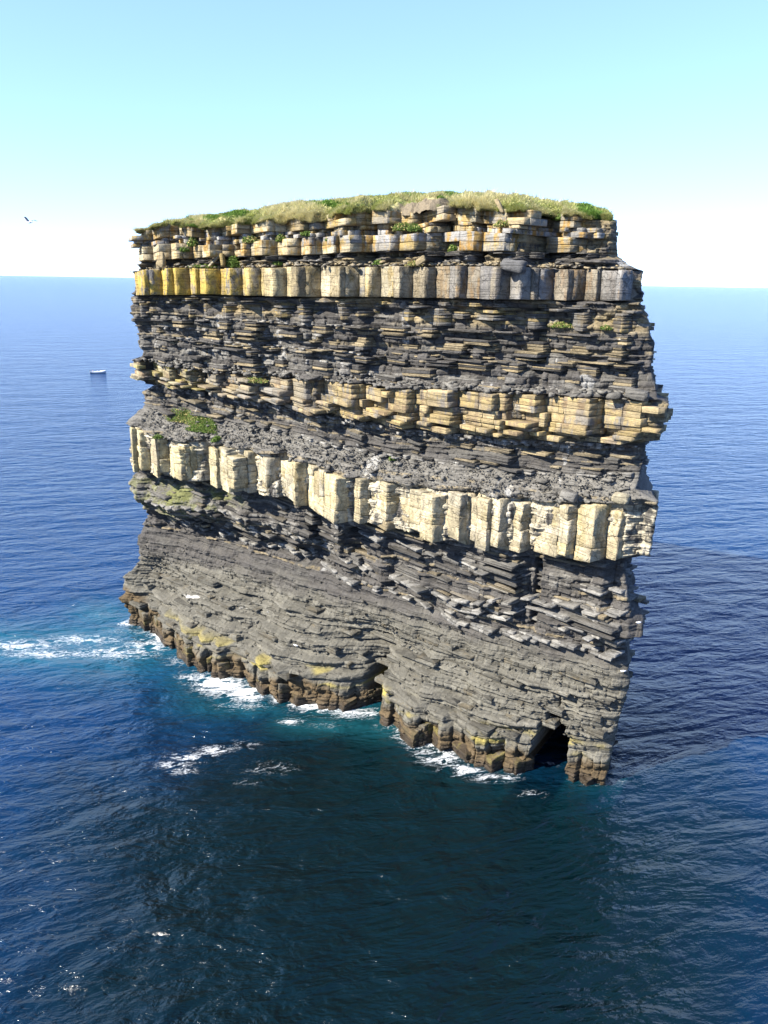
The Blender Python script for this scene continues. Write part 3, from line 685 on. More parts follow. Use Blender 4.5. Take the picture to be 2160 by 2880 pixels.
# pull the ends in so the plan stays rounded
Zg = turf_z(uu + 0 * tt, dd)
drape = np.clip(1 - (ed - dd) / .35, 0, 1)
Zg = Zg - drape**2 * (.05 + .25 * np.clip(vnoise(uu2 * .8, 0, 0, 94), 0, 1))
Zg[:, 0] -= .06; Zg[:, -1] -= 1.6
bare_g = (1 - sst(2.0, 2.6, np.abs(uu2 - 38.2) + .6 * fbm(uu2, dd, 0, 2, 97))) * (1 - sst(1.3, 1.8, ed - dd))
Vg = local(W(uu2, dd, Zg)).reshape(-1, 3)
mg_, t, p = new_mat('turf')
pos = N(t, 'ShaderNodeNewGeometry').outputs['Position']
c = mix(t, ramp(t, noise(t, pos, .5, 5, .6), .42, .6), (.20, .22, .07, 1), (.36, .33, .15, 1))
c = mix(t, ramp(t, noise(t, pos, .9, 4, .6), .56, .64), c, (.07, .13, .025, 1))
c = mix(t, attr(t, 'Bare').outputs[2], c, (.16, .132, .09, 1))
c = mix(t, 1.0, c, ramp(t, noise(t, pos, 9, 3, .7), .25, .75, .6, 1.3, False), 'MULTIPLY')
t.links.new(c, p.inputs['Base Color']); p.inputs['Roughness'].default_value = .95; p.inputs['Specular IOR Level'].default_value = .1
b = N(t, 'ShaderNodeBump', i_Strength=.8, i_Distance=.2); t.links.new(noise(t, pos, 5, 5, .7), b.inputs['Height']); t.links.new(b.outputs[0], p.inputs['Normal'])
turf = link('turf_cap', mesh_np('turf_cap', Vg, grid_quads(ng, mg)[:, ::-1], None, dict(Bare=bare_g.ravel())), mg_, stack)
# blades
def leaf_mat(name, att='Col'):
    m, t, p = new_mat(name)
    c = attr(t, att).outputs[0]; t.links.new(c, p.inputs['Base Color']); p.inputs['Roughness'].default_value = .75
    p.inputs['Specular IOR Level'].default_value = .2
    tr = N(t, 'ShaderNodeBsdfTranslucent'); t.links.new(c, tr.inputs[0]); mx = N(t, 'ShaderNodeMixShader'); mx.inputs[0].default_value = .3
    t.links.new(p.outputs[0], mx.inputs[1]); t.links.new(tr.outputs[0], mx.inputs[2]); t.links.new(mx.outputs[0], t.nodes['Material Output'].inputs[0])
    return m
M_leaf = leaf_mat('grass_blades')
nb = 230000
r = np.random.default_rng(77)
bu = r.uniform(5.5, 52.9, nb); bt_ = np.where(r.random(nb) < .4, r.uniform(-.12, .5, nb), r.random(nb)**1.5 * 14)
bd_ = edge_d(bu) - bt_
bzv = turf_z(bu, bd_) - np.clip(1 - bt_ / .35, 0, 1.2)**2 * (.02 + .3 * np.clip(vnoise(bu * .8, 0, 0, 94), 0, 1)) - .02
pat = fbm(bu * .5, bd_ * .5, 0, 3, 95); pat2 = fbm(bu * .35 + 9, bd_ * .35, 0, 3, 96)
leafy = pat2 > .28
bare = (np.abs(bu - 38.2) < 2.4) & (bt_ < 1.6) & (pat > -.35)
tus = vnoise(bu * 1.8, bd_ * 1.8, 0, 99)
hgt = np.where(leafy, .17, .24) * r.uniform(.5, 1.35, nb) * (1 + .7 * pat) * (1 + .6 * tus)
lean = r.normal(0, .5, (nb, 2)) + np.array([.35, .45]); lean[:, 1] += np.clip(1 - bt_, 0, 1) * .9
wv = r.uniform(0, math.tau, nb); wd = np.where(leafy, .06, .028) * r.uniform(.7, 1.4, nb)
bw = pull(bu, bd_)
p0 = W(bw + np.cos(wv) * wd, bd_ + np.sin(wv) * wd, bzv); p1 = W(bw - np.cos(wv) * wd, bd_ - np.sin(wv) * wd, bzv)
tipz = np.clip(1 - bt_ * 1.2, 0, 1) * r.random(nb)
p2 = W(bw + lean[:, 0] * hgt, bd_ + lean[:, 1] * hgt, bzv + hgt * (1 - 1.2 * tipz))
cg = mixn(r, nb, np.array([.24, .30, .06]), np.array([.40, .42, .13])); cs = mixn(r, nb, np.array([.58, .52, .26]), np.array([.72, .66, .38]))
cl = mixn(r, nb, np.array([.12, .22, .035]), np.array([.20, .31, .07]))
cc = np.where(leafy[:, None], cl, lerp(cg, cs, sst(-.45, .5, pat + .25 * r.normal(0, 1, nb))))
keep = ~bare
cc = cc * .8 * (1 + .22 * tus)[:, None] * r.uniform(.75, 1.2, nb)[:, None]
Vb = local(np.stack([p0, p1, p2], 1)[keep]); k = len(Vb)
gb = link('grass', mesh_np('grass', Vb.reshape(-1, 3), None, np.arange(k * 3).reshape(-1, 3), dict(Col=np.repeat(cc[keep], 3, 0))), M_leaf, stack); gb['kind'] = 'stuff'

# ------------------------------------------------------------------ leafy plants on the ledges
RNG = np.random.default_rng(5)
def plant(px_u, z_, rx, rh, label, seed, dry=0.0, dext=None, dep=.35, cnt=None):
    r = np.random.default_rng(seed); dep_ = dext if dext is not None else dep
    dc = float(prof(px_u, z_)) - .05
    n = cnt or int(500 + 2600 * rx * max(rh, .3))
    a = r.normal(0, .45, (n, 3)); ln = np.linalg.norm(a, axis=1, keepdims=True); a = a / np.maximum(ln, 1)
    lump = 1 + .35 * vnoise(a[:, 0] * 3, a[:, 1] * 3, a[:, 2] * 3, seed)
    P = a * lump[:, None] * np.array([rx, dep_ + .25, rh]); P[:, 2] = np.abs(P[:, 2])
    if rx > 1.4: # ground-hugging patch follows the slope
        dd_ = prof(px_u + P[:, 0], z_ + P[:, 2] * 1.0); P[:, 1] = dd_ - dc + r.uniform(0, .35, n)
    c0 = np.array([px_u, dc + .1, z_])
    s = r.uniform(.05, .13, n)[:, None]
    d1 = r.normal(0, 1, (n, 3)); d1 /= np.linalg.norm(d1, axis=1, keepdims=True); d2 = np.cross(d1, r.normal(0, 1, (n, 3))); d2 /= np.linalg.norm(d2, axis=1, keepdims=True)
    Q_ = np.stack([P - d1 * s, P + d2 * s * .45, P + d1 * s, P - d2 * s * .45], 1)
    root = W(px_u, dc, z_); X = W(Q_[..., 0], Q_[..., 1], Q_[..., 2]) - W(0, 0, 0)
    col = mixn(r, n, np.array([.06, .11, .02]), np.array([.14, .20, .045])); 
    if dry: col = np.where((r.random(n) < dry)[:, None], mixn(r, n, np.array([.40, .32, .14]), np.array([.30, .27, .10])), col)
    o = bpy.data.objects.new('ledge_plant', None); COL.objects.link(o); o.location = Vector(root.tolist())
    link('foliage', mesh_np('foliage', X.reshape(-1, 3), np.arange(n * 4).reshape(-1, 4), None, dict(Col=np.repeat(col, 4, 0))), M_leaf, o)
    # stems
    k = 14; ang = r.uniform(0, math.tau, k); rr_ = r.uniform(.2, .9, k)
    tips = np.stack([np.cos(ang) * rr_ * rx * .5, np.abs(np.sin(ang)) * rr_ * .3, rr_ * rh * .7], 1)
    b0 = np.stack([tips * 0 + [-.015, 0, -.05], tips * 0 + [.015, 0, -.05], tips], 1); Xs = W(b0[..., 0], b0[..., 1], b0[..., 2]) - W(0, 0, 0)
    link('stem', mesh_np('stem', Xs.reshape(-1, 3), None, np.arange(k * 3).reshape(-1, 3), dict(Col=np.tile([[.12, .13, .05]], (k * 3, 1)))), M_leaf, o)
    tag(o, label, 'plant', 'leafy plants growing on the stack ledges')
plants = [
 (14.0, 42.9, .45, .8, 'grey green bushy plant below the grass edge near the left end of the stack', 0.2),
 (12.8, 42.4, .35, .4, 'small bright green tuft on a sandstone ledge left of the bushy grey green plant', 0),
 (11.2, 42.9, .25, .25, 'tiny green tuft on a ledge inside the dark cleft at the upper left', 0),
 (15.0, 41.0, 2.0, .22, 'low green creeping mat along the top of the yellow band at the left', .1),
 (18.9, 41.0, .7, .9, 'bright green leafy plant beside the leaning slab above the yellow band', 0),
 (21.3, 43.1, .8, .55, 'dry and green tuft on the upper ledge left of centre', .4),
 (24.9, 43.2, .4, .5, 'green tuft hanging on the upper beds between two buttresses', .1),
 (27.8, 43.6, .35, .35, 'small fresh green tuft under the grass edge near the pale blocks', 0),
 (29.9, 43.2, .4, .3, 'low green tuft on a pale sandstone block under the centre of the grass edge', .1),
 (34.6, 41.3, .5, .3, 'round green tuft at the bottom of the central step above the yellow band', 0),
 (24.5, 41.2, .4, .3, 'small green tuft standing on the yellow band left of centre', 0),
 (37.0, 43.9, .8, .55, 'green tuft on the rubble ledge below the bare earth patch', .35),
 (38.3, 43.8, .5, .5, 'bright green tuft right below the bare earth scar', .1),
 (41.3, 42.3, .4, .45, 'green tuft above the grey end of the thick band', .1),
 (45.9, 44.0, .6, .4, 'pale yellow green tuft on top of a block left of the deep dark cleft', .5),
 (49.4, 44.6, .8, .4, 'bright green fringe hanging over the rim right of the deep cleft', 0),
 (38.5, 41.2, .7, .35, 'dry straw coloured tuft on the thick band near a leaning stone', .8),
 (50.6, 36.9, .9, .35, 'green and straw tuft on the golden ledge below the grey band at the right', .35),
 (54.0, 36.9, .4, .25, 'little green tuft near the right end of the golden ledge', .2),
 (10.6, 25.4, 2.7, 1.3, 'wide low green plant patch with dry stems on the slope above the white band', .25),
 (13.6, 24.9, 1.8, 1.2, 'dense dark green leafy patch at the right of the big plant patch', .05),
 (8.7, 23.9, .45, .3, 'small green plant in the top of the yellow white cliff band at left', 0),
 (16.4, 24.4, .4, .4, 'round dark green tuft in the rubble on top of the white band', 0),
 (36.3, 24.9, .35, .3, 'lone yellow green tuft on the grey gravel ramp above the white band', .1),
 (21.3, 30.6, 1.3, .35, 'thin mossy green growth on the grey ledge left of the sandstone blocks', .5),
]
for k, (a, zc, rx, rh, lb, dry) in enumerate(plants): plant(a, zc, rx, rh, lb, 300 + k, dry, cnt=3800 if rx > 2.1 else None)

# ------------------------------------------------------------------ loose stones resting on ledges
def stone(u_, z_, off, size, lean, col, label, seed, cat='boulder', yaw=0.0, wedge=0.0):
    r = np.random.default_rng(seed)
    n1, n2 = 9, 12; V = []
    for i in range(n1):
        f = i / (n1 - 1); ph = (f - .5) * math.pi
        for j in range(n2):
            a = j / n2 * math.tau
            v = np.array([math.cos(ph) * math.cos(a), math.cos(ph) * math.sin(a), math.sin(ph)])
            v = np.sign(v) * np.abs(v)**.45                      # boxy, faceted
            v[:2] *= 1 - wedge * (v[2] + 1) / 2
            V.append(v)
    V = np.array(V); V = V * (1 + .22 * fbm(V[:, 0] * 1.1, V[:, 1] * 1.1, V[:, 2] * 1.1, 3, seed)[:, None]) * np.array(size) / 2
    mm = (Matrix.Rotation(yaw, 3, 'Z') @ Matrix.Rotation(lean, 3, 'Y')); V = V @ np.array(mm).T
    V[:, 2] -= V[:, 2].min() + .04
    d0 = float(prof(u_, z_)) + off
    o = link('loose_stone', mesh_np('loose_stone', W(V[:, 0], V[:, 1], V[:, 2]) - W(0, 0, 0), grid_quads(n1, n2, True), None, dict(Col=np.tile(col, (len(V), 1)), Stain=np.tile(col * .7, (len(V), 1)))), M_rock)
    o.location = Vector(W(u_, d0, z_).tolist()); tag(o, label, cat, 'loose stones lying on the ledges')
stone(10.7, 40.9, 1.0, (1.1, .7, 1.5), .2, C_tan * .95, 'triangular tan boulder standing on the yellow band below the dark cleft', 1, wedge=.6)
stone(18.4, 41.0, 1.0, (.4, .4, 1.2), -.15, C_gold * .8, 'narrow upright ochre slab standing beside a green plant on the yellow band', 2, 'rock slab')
stone(17.2, 41.0, 1.0, (1.7, .25, .2), -.6, C_pale * .9, 'long pale slab leaning diagonally left of the upright ochre slab', 3, 'rock slab')
stone(47.6, 40.7, .2, (1.8, 1.2, .9), .1, C_lime * .55, 'big rounded grey boulder lying on the thick grey band under the deep cleft', 4)
stone(39.4, 41.2, .8, (.9, .4, .5), -.5, C_tan, 'small tan stone leaning beside a dry tuft on the thick band', 5)
stone(45.6, 44.9, .4, (.3, .4, 1.2), -.55, C_tan, 'thin tan slab tilted against the rim left of the deep cleft', 6, 'rock slab')
stone(57.0, 32.2, .3, (1.6, .9, .7), .15, C_grey * .8, 'flat grey boulder on top of the gold blocks at the right end', 7)
stone(55.4, 32.1, .3, (1.0, .8, .5), -.2, C_grey * .7, 'smaller grey stone next to the flat boulder near the right end', 8)
stone(17.0, 27.2, .3, (1.0, .5, .25), .2, C_grey * 1.3, 'flat pale grey slab right above the big green plant patch', 9, 'rock slab')
stone(18.4, 26.8, .3, (.9, .5, .25), -.3, C_grey * 1.5, 'flat light slab to the right of the dark green leafy patch', 10, 'rock slab')
stone(53.0, 24.3, .3, (1.3, .9, .7), .3, C_grey * 1.1, 'grey tumbled boulder on the white band near its right end', 11)
stone(56.8, 24.7, .2, (1.2, .9, .7), .1, C_pale * .8, 'pale boulder sitting on the right tip of the white band', 12)

# ------------------------------------------------------------------ sea
fo = [  # foam patches: pixel centre, radii (px) and strength, laid on the sea surface where they float
 (60, 1815, 150, 22, 1.0), (230, 1800, 150, 20, .9), (150, 1840, 190, 14, 1.0), (330, 1835, 150, 24, .95), (420, 1815, 90, 26, .95), (350, 1775, 90, 14, .55), (290, 1730, 60, 14, .5), (400, 1778, 60, 10, .7),
 (620, 1925, 90, 38, 1.15), (690, 1950, 70, 30, 1.15), (560, 1905, 80, 24, .8), (500, 1860, 60, 22, .6), (680, 1985, 110, 18, .6), (640, 1900, 50, 18, .9),
 (820, 2030, 40, 12, .9), (1000, 2005, 110, 20, .85), (920, 2040, 90, 14, .45), (1090, 2040, 60, 22, .5), (1130, 2070, 40, 14, .8),
 (1240, 2130, 80, 26, .95), (1300, 2165, 70, 20, 1.0), (1390, 2188, 80, 14, .95), (1190, 2120, 40, 24, .7), (1495, 2235, 50, 16, .6), (1545, 2150, 40, 12, .5), (1670, 2200, 60, 12, .7),
 (600, 2110, 60, 16, .95), (540, 2130, 80, 18, .8), (480, 2150, 70, 16, .75), (520, 2170, 60, 16, .7), (690, 2095, 60, 18, .55), (760, 2160, 110, 26, .5), (700, 2200, 80, 16, .4)]
def px2sea(x, y):
    dx, dy = x - 1080., y - 1440.; c, s = math.cos(-roll), math.sin(-roll)
    X, Y = dx * c - dy * s, dx * s + dy * c
    v = (X, 2160 * math.cos(pitch) - Y * math.sin(pitch), -2160 * math.sin(pitch) - Y * math.cos(pitch))
    t_ = -CAM_H / v[2]; return v[0] * t_, v[1] * t_
def axis(a, b, st, lo, hi):
    x = [a]; 
    m = list(np.arange(a, b + 1e-6, st)); left = [a]; s = st
    while left[-1] > lo: s *= 1.22; left.append(left[-1] - s)
    rt = [m[-1]]; s = st
    while rt[-1] < hi: s *= 1.22; rt.append(rt[-1] + s)
    return np.array(left[::-1][:-1] + m + rt[1:])
xs = axis(-75, 50, .3, -40000, 40000); ys = axis(30, 112, .3, -800, 42000)
X, Y = np.meshgrid(xs, ys)
foam = np.zeros_like(X); tq = np.zeros_like(X)
for (fx, fy, rx, ry, st) in fo:
    c0 = np.array(px2sea(fx, fy)); a = np.array(px2sea(fx + rx, fy)) - c0; b_ = np.array(px2sea(fx, fy + ry)) - c0
    det = a[0] * b_[1] - a[1] * b_[0]; qx = X - c0[0]; qy = Y - c0[1]
    s1 = (qx * b_[1] - qy * b_[0]) / det; s2 = (a[0] * qy - a[1] * qx) / det
    g = np.exp(-(s1**2 + s2**2) * .9)
    foam = np.maximum(foam, st * g * (.86 if fx < 450 else 1))
    if fx < 500 and fy < 1900: tq = np.maximum(tq, .5 * np.exp(-((s1 / 1.5)**2 + (s2 / 2.6)**2) * .7))
    elif fy < 2060: tq = np.maximum(tq, .35 * np.exp(-((s1 / 1.5)**2 + (s2 / 1.8)**2) * .7))
uu_ = (X - L0[0]) * Uv[0] + (Y - L0[1]) * Uv[1]; dd_ = (X - L0[0]) * Nv[0] + (Y - L0[1]) * Nv[1]
_u0 = np.linspace(-3, 62, 700); edge = dd_ - np.interp(uu_, _u0, prof(_u0, 0 * _u0 + .2))
inr = (uu_ > -1) & (uu_ < 59) & (edge > -2.5)
foam = np.maximum(foam, np.where(inr, np.exp(-np.clip(edge, 0, 50) / (1.1 + .6 * vnoise(uu_ / 5, 0, 0, 87))) * (.8 + .6 * vnoise(uu_ / 3, 0, 0, 88)), 0))
tq = np.maximum(tq, np.where(inr, np.exp(-np.clip(edge, 0, 60) / 3) * .13, 0))
ms, t, p = new_mat('sea_water')
pos = N(t, 'ShaderNodeNewGeometry').outputs['Position']
mp = N(t, 'ShaderNodeMapping'); mp.inputs['Rotation'].default_value = (0, 0, rad(-14)); t.links.new(pos, mp.inputs[0]); wp = mp.outputs[0]
fa = attr(t, 'Foam').outputs[2]; ta = attr(t, 'Turq').outputs[2]
l1 = noise(t, wp, 1.0, 6, .62, (.55, 1.3, 1), .6); l2 = noise(t, wp, 1.0, 5, .65, (1.6, 3.2, 1), .8)
ridge = math_(t, 'ABSOLUTE', math_(t, 'SUBTRACT', l1, .5))             # lacy filaments
ridge2 = math_(t, 'ABSOLUTE', math_(t, 'SUBTRACT', l2, .5))
lace = math_(t, 'ADD', math_(t, 'MULTIPLY', ramp(t, ridge, .0, .09, 1, 0), .34), math_(t, 'MULTIPLY', ramp(t, ridge2, .0, .10, 1, 0), .30))
fz = math_(t, 'ADD', lace, math_(t, 'MULTIPLY', ramp(t, l1, .35, .65), .36))
fz = math_(t, 'ADD', fz, math_(t, 'MULTIPLY', fa, .85))
fm = math_(t, 'MULTIPLY', ramp(t, fz, .95, 1.6), ramp(t, fa, .08, .3))
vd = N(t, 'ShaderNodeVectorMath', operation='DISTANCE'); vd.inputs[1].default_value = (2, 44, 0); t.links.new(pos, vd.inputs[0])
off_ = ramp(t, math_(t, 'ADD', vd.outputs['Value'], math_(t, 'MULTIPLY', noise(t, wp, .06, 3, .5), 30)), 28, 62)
deep = mix(t, off_, (.0006, .0062, .0085, 1), (.0006, .0190, .068, 1))    # stack's dark green reflection painted into the near water colour, blue water offshore
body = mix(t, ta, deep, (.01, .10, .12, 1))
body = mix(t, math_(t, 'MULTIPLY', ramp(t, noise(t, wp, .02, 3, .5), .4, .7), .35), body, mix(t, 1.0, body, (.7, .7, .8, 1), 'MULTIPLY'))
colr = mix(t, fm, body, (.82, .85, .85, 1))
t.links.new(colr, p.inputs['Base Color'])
p.inputs['IOR'].default_value = 1.333; p.inputs['Specular IOR Level'].default_value = .5
t.links.new(math_(t, 'ADD', math_(t, 'MULTIPLY', fm, .5), .15), p.inputs['Roughness'])
w0 = noise(t, wp, 1.0, 3, .5, (.035, .09, 1), .2); w1 = noise(t, wp, 1.0, 4, .55, (.16, .38, 1), .4)
w2 = noise(t, wp, 1.0, 5, .6, (.6, 1.25, 1), .5); w3 = noise(t, wp, 1.0, 3, .6, (2.4, 4.5, 1), .3)
h = math_(t, 'ADD', math_(t, 'MULTIPLY', w0, 1.5), math_(t, 'MULTIPLY', w1, 1.3))
h = math_(t, 'ADD', h, math_(t, 'MULTIPLY', w2, .33)); h = math_(t, 'ADD', h, math_(t, 'MULTIPLY', w3, .035))
h = math_(t, 'ADD', h, math_(t, 'MULTIPLY', fm, .08))
def ncol(vec, sc, det):
    mp_ = N(t, 'ShaderNodeMapping'); mp_.inputs['Scale'].default_value = sc; t.links.new(vec, mp_.inputs[0])
    n = N(t, 'ShaderNodeTexNoise', i_Scale=1.0, i_Detail=det, i_Roughness=.6); t.links.new(mp_.outputs[0], n.inputs['Vector']); return n.outputs[1]
def vm(op, a, b):
    n = N(t, 'ShaderNodeVectorMath', operation=op)
    for i, v in enumerate((a, b)):
        if isinstance(v, tuple): n.inputs[i].default_value = v
        elif v is not None: t.links.new(v, n.inputs[i])
    return n.outputs[0]
b = N(t, 'ShaderNodeBump', i_Strength=1.0, i_Distance=1.0); t.links.new(h, b.inputs['Height']); t.links.new(b.outputs[0], p.inputs['Normal'])
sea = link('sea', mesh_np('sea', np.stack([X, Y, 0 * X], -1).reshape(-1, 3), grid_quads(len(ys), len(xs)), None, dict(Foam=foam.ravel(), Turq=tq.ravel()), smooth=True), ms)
tag(sea, 'deep blue rippled sea reaching to the horizon, with foam round the rock', kind='structure')

# ------------------------------------------------------------------ birds
M_white = simple_mat('white_feathers', (.72, .72, .70), .8, .08); M_greyf = simple_mat('grey_feathers', (.34, .36, .40), .8, .1); M_blk = simple_mat('black_feathers', (.04, .04, .045), .7, .1)
M_beak = simple_mat('yellow_beak', (.6, .42, .08), .5, .1)
def tube(path, radii, k=10, squash=1.0):
    V = []; path = [Vector(p) for p in path]
    for i, p_ in enumerate(path):
        tdir = (path[min(i + 1, len(path) - 1)] - path[max(i - 1, 0)]).normalized(); q_ = tdir.to_track_quat('X', 'Z')
        for j in range(k):
            a = j / k * math.tau; V.append(p_ + q_ @ Vector((0, math.cos(a) * radii[i], math.sin(a) * radii[i] * squash)))
    n = len(path); q = grid_quads(n, k, True)
    V = [list(v) for v in V] + [list(path[0]), list(path[-1])]
    jj = np.arange(k); t_ = np.concatenate([np.stack([(jj + 1) % k, jj, np.full(k, n * k)], 1), np.stack([(n - 1) * k + jj, (n - 1) * k + (jj + 1) % k, np.full(k, n * k + 1)], 1)])
    return np.array(V), q, t_
def gull(loc, yaw, label, flying, pitch_=0.0):
    o = bpy.data.objects.new('gull', None); COL.objects.link(o); o.location = loc; o.rotation_euler = (pitch_, 0, yaw)
    V_, q, t_ = tube([(-.26, 0, .0), (-.16, 0, .01), (-.02, 0, .0), (.10, 0, .01), (.17, 0, .04), (.22, 0, .06), (.26, 0, .055)], [.012, .045, .075, .07, .045, .042, .015], 12)
    body = link('body', mesh_np('body', V_, q, t_, smooth=True), M_white, o)
    V_, q, t_ = tube([(.25, 0, .055), (.30, 0, .045)], [.012, .004], 6); link('beak', mesh_np('beak', V_, q, t_), M_beak, o)
    if flying:
        for sg in (-1, 1):
            st = [(0, .05, .0, .13), (.22, .06, .13, .13), (.42, .01, .19, .10), (.62, -.12, .16, .02)]
            V2 = []
            for (y_, x_, z_, c_) in st:
                for (dx, dz) in ((c_, .0), (c_ * .3, .014), (-c_, .0), (c_ * .3, -.006)): V2.append((x_ + dx, sg * (y_ + .03), z_ * 1.3 + dz))
            w_ = link('wing', mesh_np('wing', np.array(V2), grid_quads(4, 4, True), None), M_greyf, o)
    else:
        for sg in (-1, 1):
            V_, q, t_ = tube([(.10, sg * .06, .03), (-.05, sg * .075, .035), (-.28, sg * .03, .03)], [.02, .05, .008], 8, .5); link('wing', mesh_np('wing', V_, q, t_), M_greyf, o)
            V_, q, t_ = tube([(.0, sg * .03, -.05), (.0, sg * .03, -.16)], [.008, .006], 6); link('leg', mesh_np('leg', V_, q, t_), M_beak, o)
    tag(o, label, 'gull', None if flying else 'gulls perched on the rock'); return o
def ray(x, y):
    dx, dy = x - 1080., y - 1440.; c, s_ = math.cos(-roll), math.sin(-roll); X_, Y_ = dx * c - dy * s_, dx * s_ + dy * c
    return Vector((X_, 2160 * math.cos(pitch) - Y_ * math.sin(pitch), -2160 * math.sin(pitch) - Y_ * math.cos(pitch))).normalized()
gull(Vector((0, 0, CAM_H)) + ray(83, 625) * 62, rad(165), 'grey and white gull in flight over the sea, left of the stack', True, .15)
def on_stack(u_, z_, off): return Vector(W(u_, float(prof(u_, z_)) + off, z_).tolist())
gull(on_stack(58.9, 15.3, .9), rad(200), 'white gull perched on the outermost slab at the lower right edge', False)
gull(on_stack(27.0, 5.3, .5), rad(150), 'white gull sitting on the grey terrace left of the inlet', False)
gull(on_stack(58.2, 11.0, .4), rad(190), 'white gull on the dark rock below the outermost right slab', False)

# ------------------------------------------------------------------ boat with its crew
bx_, by_ = px2sea(276, 1049)
boat = bpy.data.objects.new('motor_boat', None); COL.objects.link(boat); boat.location = (bx_, by_, 0); boat.rotation_euler = (0, 0, rad(8))
tag(boat, 'small white open motor boat with an outboard, crossing the sea left of the stack', 'boat')
M_hull = simple_mat('pale_grey_hull', (.36, .40, .45), .4, .05, 2); M_deck = simple_mat('white_deck', (.62, .62, .60), .4, .03, 2); M_black = simple_mat('black_engine', (.03, .03, .035), .35, .1)
M_wood = simple_mat('wooden_seat', (.35, .24, .13), .6, .2)
st = [(-3.1, .95, .62), (-2.0, 1.08, .62), (-.5, 1.15, .66), (1.0, 1.08, .76), (2.2, .75, .92), (3.0, .28, 1.08), (3.35, .03, 1.16)]
Vh = []
for (x_, b_, h_) in st:
    for (yy, zz_) in ((-1, h_), (-.86, .25), (-.45, -.12), (0, -.22), (.45, -.12), (.86, .25), (1, h_), (.93, h_), (.8, .28), (.4, .02), (0, -.05), (-.4, .02), (-.8, .28), (-.93, h_)):
        Vh.append((x_, yy * b_, zz_ + (max(0, x_ - 2) * .25 if zz_ < h_ else 0)))
Vh = np.array(Vh); kq = grid_quads(len(st), 14, True)
cap_ = np.array([[0, 1, 12, 13], [1, 2, 11, 12], [2, 3, 10, 11], [3, 4, 9, 10], [4, 5, 8, 9], [5, 6, 7, 8]])
link('hull', mesh_np('hull', Vh, np.concatenate([kq, cap_]), None), M_hull, boat)
link('transom', mesh_np('transom', np.array([(-3.14 + a, b_ * .94, c_) for a in (0, .08) for (b_, c_) in ((-.95, .6), (.95, .6), (.82, .2), (.4, -.05), (-.4, -.05), (-.82, .2))]), np.array([[0, 1, 7, 6]] + [[i, (i + 1) % 6, (i + 1) % 6 + 6, i + 6] for i in range(1, 6)] + [[0, 5, 2, 1], [5, 4, 3, 2], [6, 7, 8, 11], [11, 8, 9, 10]]), None), M_deck, boat)
dk = []
for (x_, b_, h_) in st[3:]:
    for yy, e in ((-.98, 0), (-.5, .14), (0, .19), (.5, .14), (.98, 0)): dk.append((x_, yy * b_, h_ + .03 + e * min(1, b_)))
link('foredeck', mesh_np('foredeck', np.array(dk), grid_quads(4, 5), None), M_deck, boat)
def boxm(x0, x1, y0, y1, z0, z1):
    return np.array([(x, y, z) for x in (x0, x1) for y in (y0, y1) for z in (z0, z1)]), np.array([[0, 1, 3, 2], [4, 6, 7, 5], [0, 4, 5, 1], [2, 3, 7, 6], [0, 2, 6, 4], [1, 5, 7, 3]])
for sx_ in (-2.3, -.4, .7):
    v_, q_ = boxm(sx_, sx_ + .3, -.95, .95, .36, .41); link('seat', mesh_np('seat', v_, q_), M_wood, boat)
V_, q, t_ = tube([(-3.25, 0, 1.12), (-3.27, 0, 1.0), (-3.3, 0, .8), (-3.3, 0, .6)], [.1, .2, .22, .12], 10); eng = link('outboard_motor', mesh_np('outboard_motor', V_, q, t_), M_black, boat)
V_, q, t_ = tube([(-3.32, 0, .62), (-3.34, 0, -.5)], [.07, .05], 8); link('drive_leg', mesh_np('drive_leg', V_, q, t_), M_black, eng)
M_skin = simple_mat('skin', (.5, .32, .23), .6, .05)
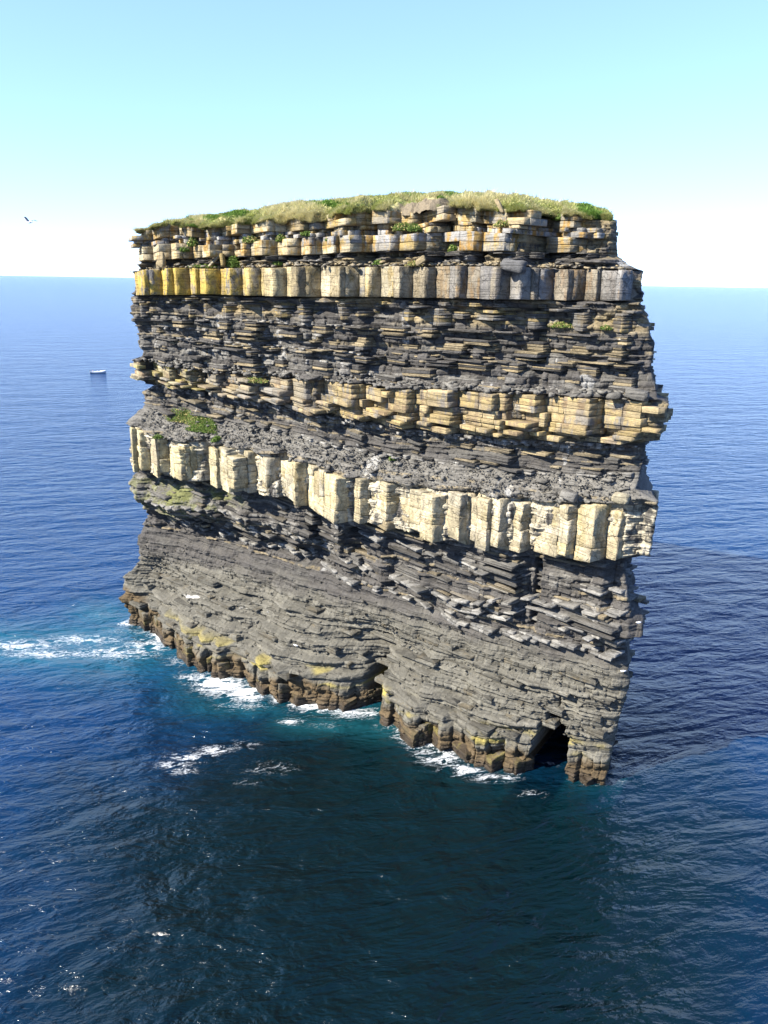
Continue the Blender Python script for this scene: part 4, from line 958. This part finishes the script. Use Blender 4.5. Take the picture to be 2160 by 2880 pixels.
def person(loc, yaw, top, leg_c, hair, label, lean=.1, arm=.0):
    o = bpy.data.objects.new('person', None); COL.objects.link(o); o.location = loc; o.rotation_euler = (0, 0, yaw)
    J = [((0, 0, .1), .15), ((.02, 0, .35), .15), ((.04 + lean * .3, 0, .52), .14), ((.05 + lean * .4, 0, .6), .06), ((.07 + lean * .5, 0, .7), .085), ((.07 + lean * .5, 0, .82), .075)]
    E = [(0, 1), (1, 2), (2, 3), (3, 4), (4, 5)]
    def add(p_, pts):
        prev = p_
        for pt, r_ in pts: J.append((pt, r_)); E.append((prev, len(J) - 1)); prev = len(J) - 1
    for sg in (-1, 1):
        add(0, [((.12, sg * .1, .05), .09), ((.45, sg * .12, .08), .07), ((.48, sg * .12, -.3), .05), ((.6, sg * .12, -.36), .04)])
        add(2, [((.04 + lean * .3, sg * .2, .5), .06), ((.12, sg * .27, .26 + arm), .045), ((.36, sg * .2, .22 + arm), .035), ((.44, sg * .19, .22 + arm), .04)])
    me = bpy.data.meshes.new('body'); me.from_pydata([j[0] for j in J], E, []); b_ = link('body', me, None, o)
    sk = b_.modifiers.new('skin', 'SKIN'); 
    for i, j in enumerate(J): me.skin_vertices[0].data[i].radius = (j[1], j[1]); 
    me.skin_vertices[0].data[0].use_root = True
    b_.modifiers.new('sub', 'SUBSURF').levels = 1; b_.modifiers['sub'].render_levels = 2
    m, t, p = new_mat('clothed_figure'); g = N(t, 'ShaderNodeTexCoord').outputs['Object']; sp = N(t, 'ShaderNodeSeparateXYZ'); t.links.new(g, sp.inputs[0])
    c = mix(t, ramp(t, sp.outputs[2], .15, .17), leg_c + (1,), top + (1,)); c = mix(t, ramp(t, sp.outputs[2], .6, .62), c, (.5, .32, .23, 1)); t.links.new(c, p.inputs['Base Color']); me.materials.append(m)
    V_, q, t_ = tube([(.05 + lean * .5, 0, .9), (.04 + lean * .5, 0, .86), (.04 + lean * .5, 0, .78), (.0 + lean * .5, 0, .72)], [.03, .09, .095, .05], 10)
    link('hair', mesh_np('hair', V_, q, t_, smooth=True), simple_mat('hair', hair, .7), o)
    tag(o, label, 'person'); return o
def on_boat(x_, y_, z_): a = rad(8); return Vector((bx_ + x_ * math.cos(a) - y_ * math.sin(a), by_ + x_ * math.sin(a) + y_ * math.cos(a), z_))
person(on_boat(-2.2, .1, .55), rad(8), (.40, .22, .25), (.05, .06, .09), (.08, .05, .03), 'person in a pale pink top sitting at the stern beside the engine')
person(on_boat(-.25, -.35, .55), rad(10), (.5, .46, .5), (.06, .07, .1), (.05, .04, .03), 'person in a white top sitting near the middle of the boat')
person(on_boat(.85, .3, .55), rad(-5), (.14, .11, .26), (.05, .05, .07), (.10, .06, .03), 'person in a violet blue top seated just behind the white foredeck')
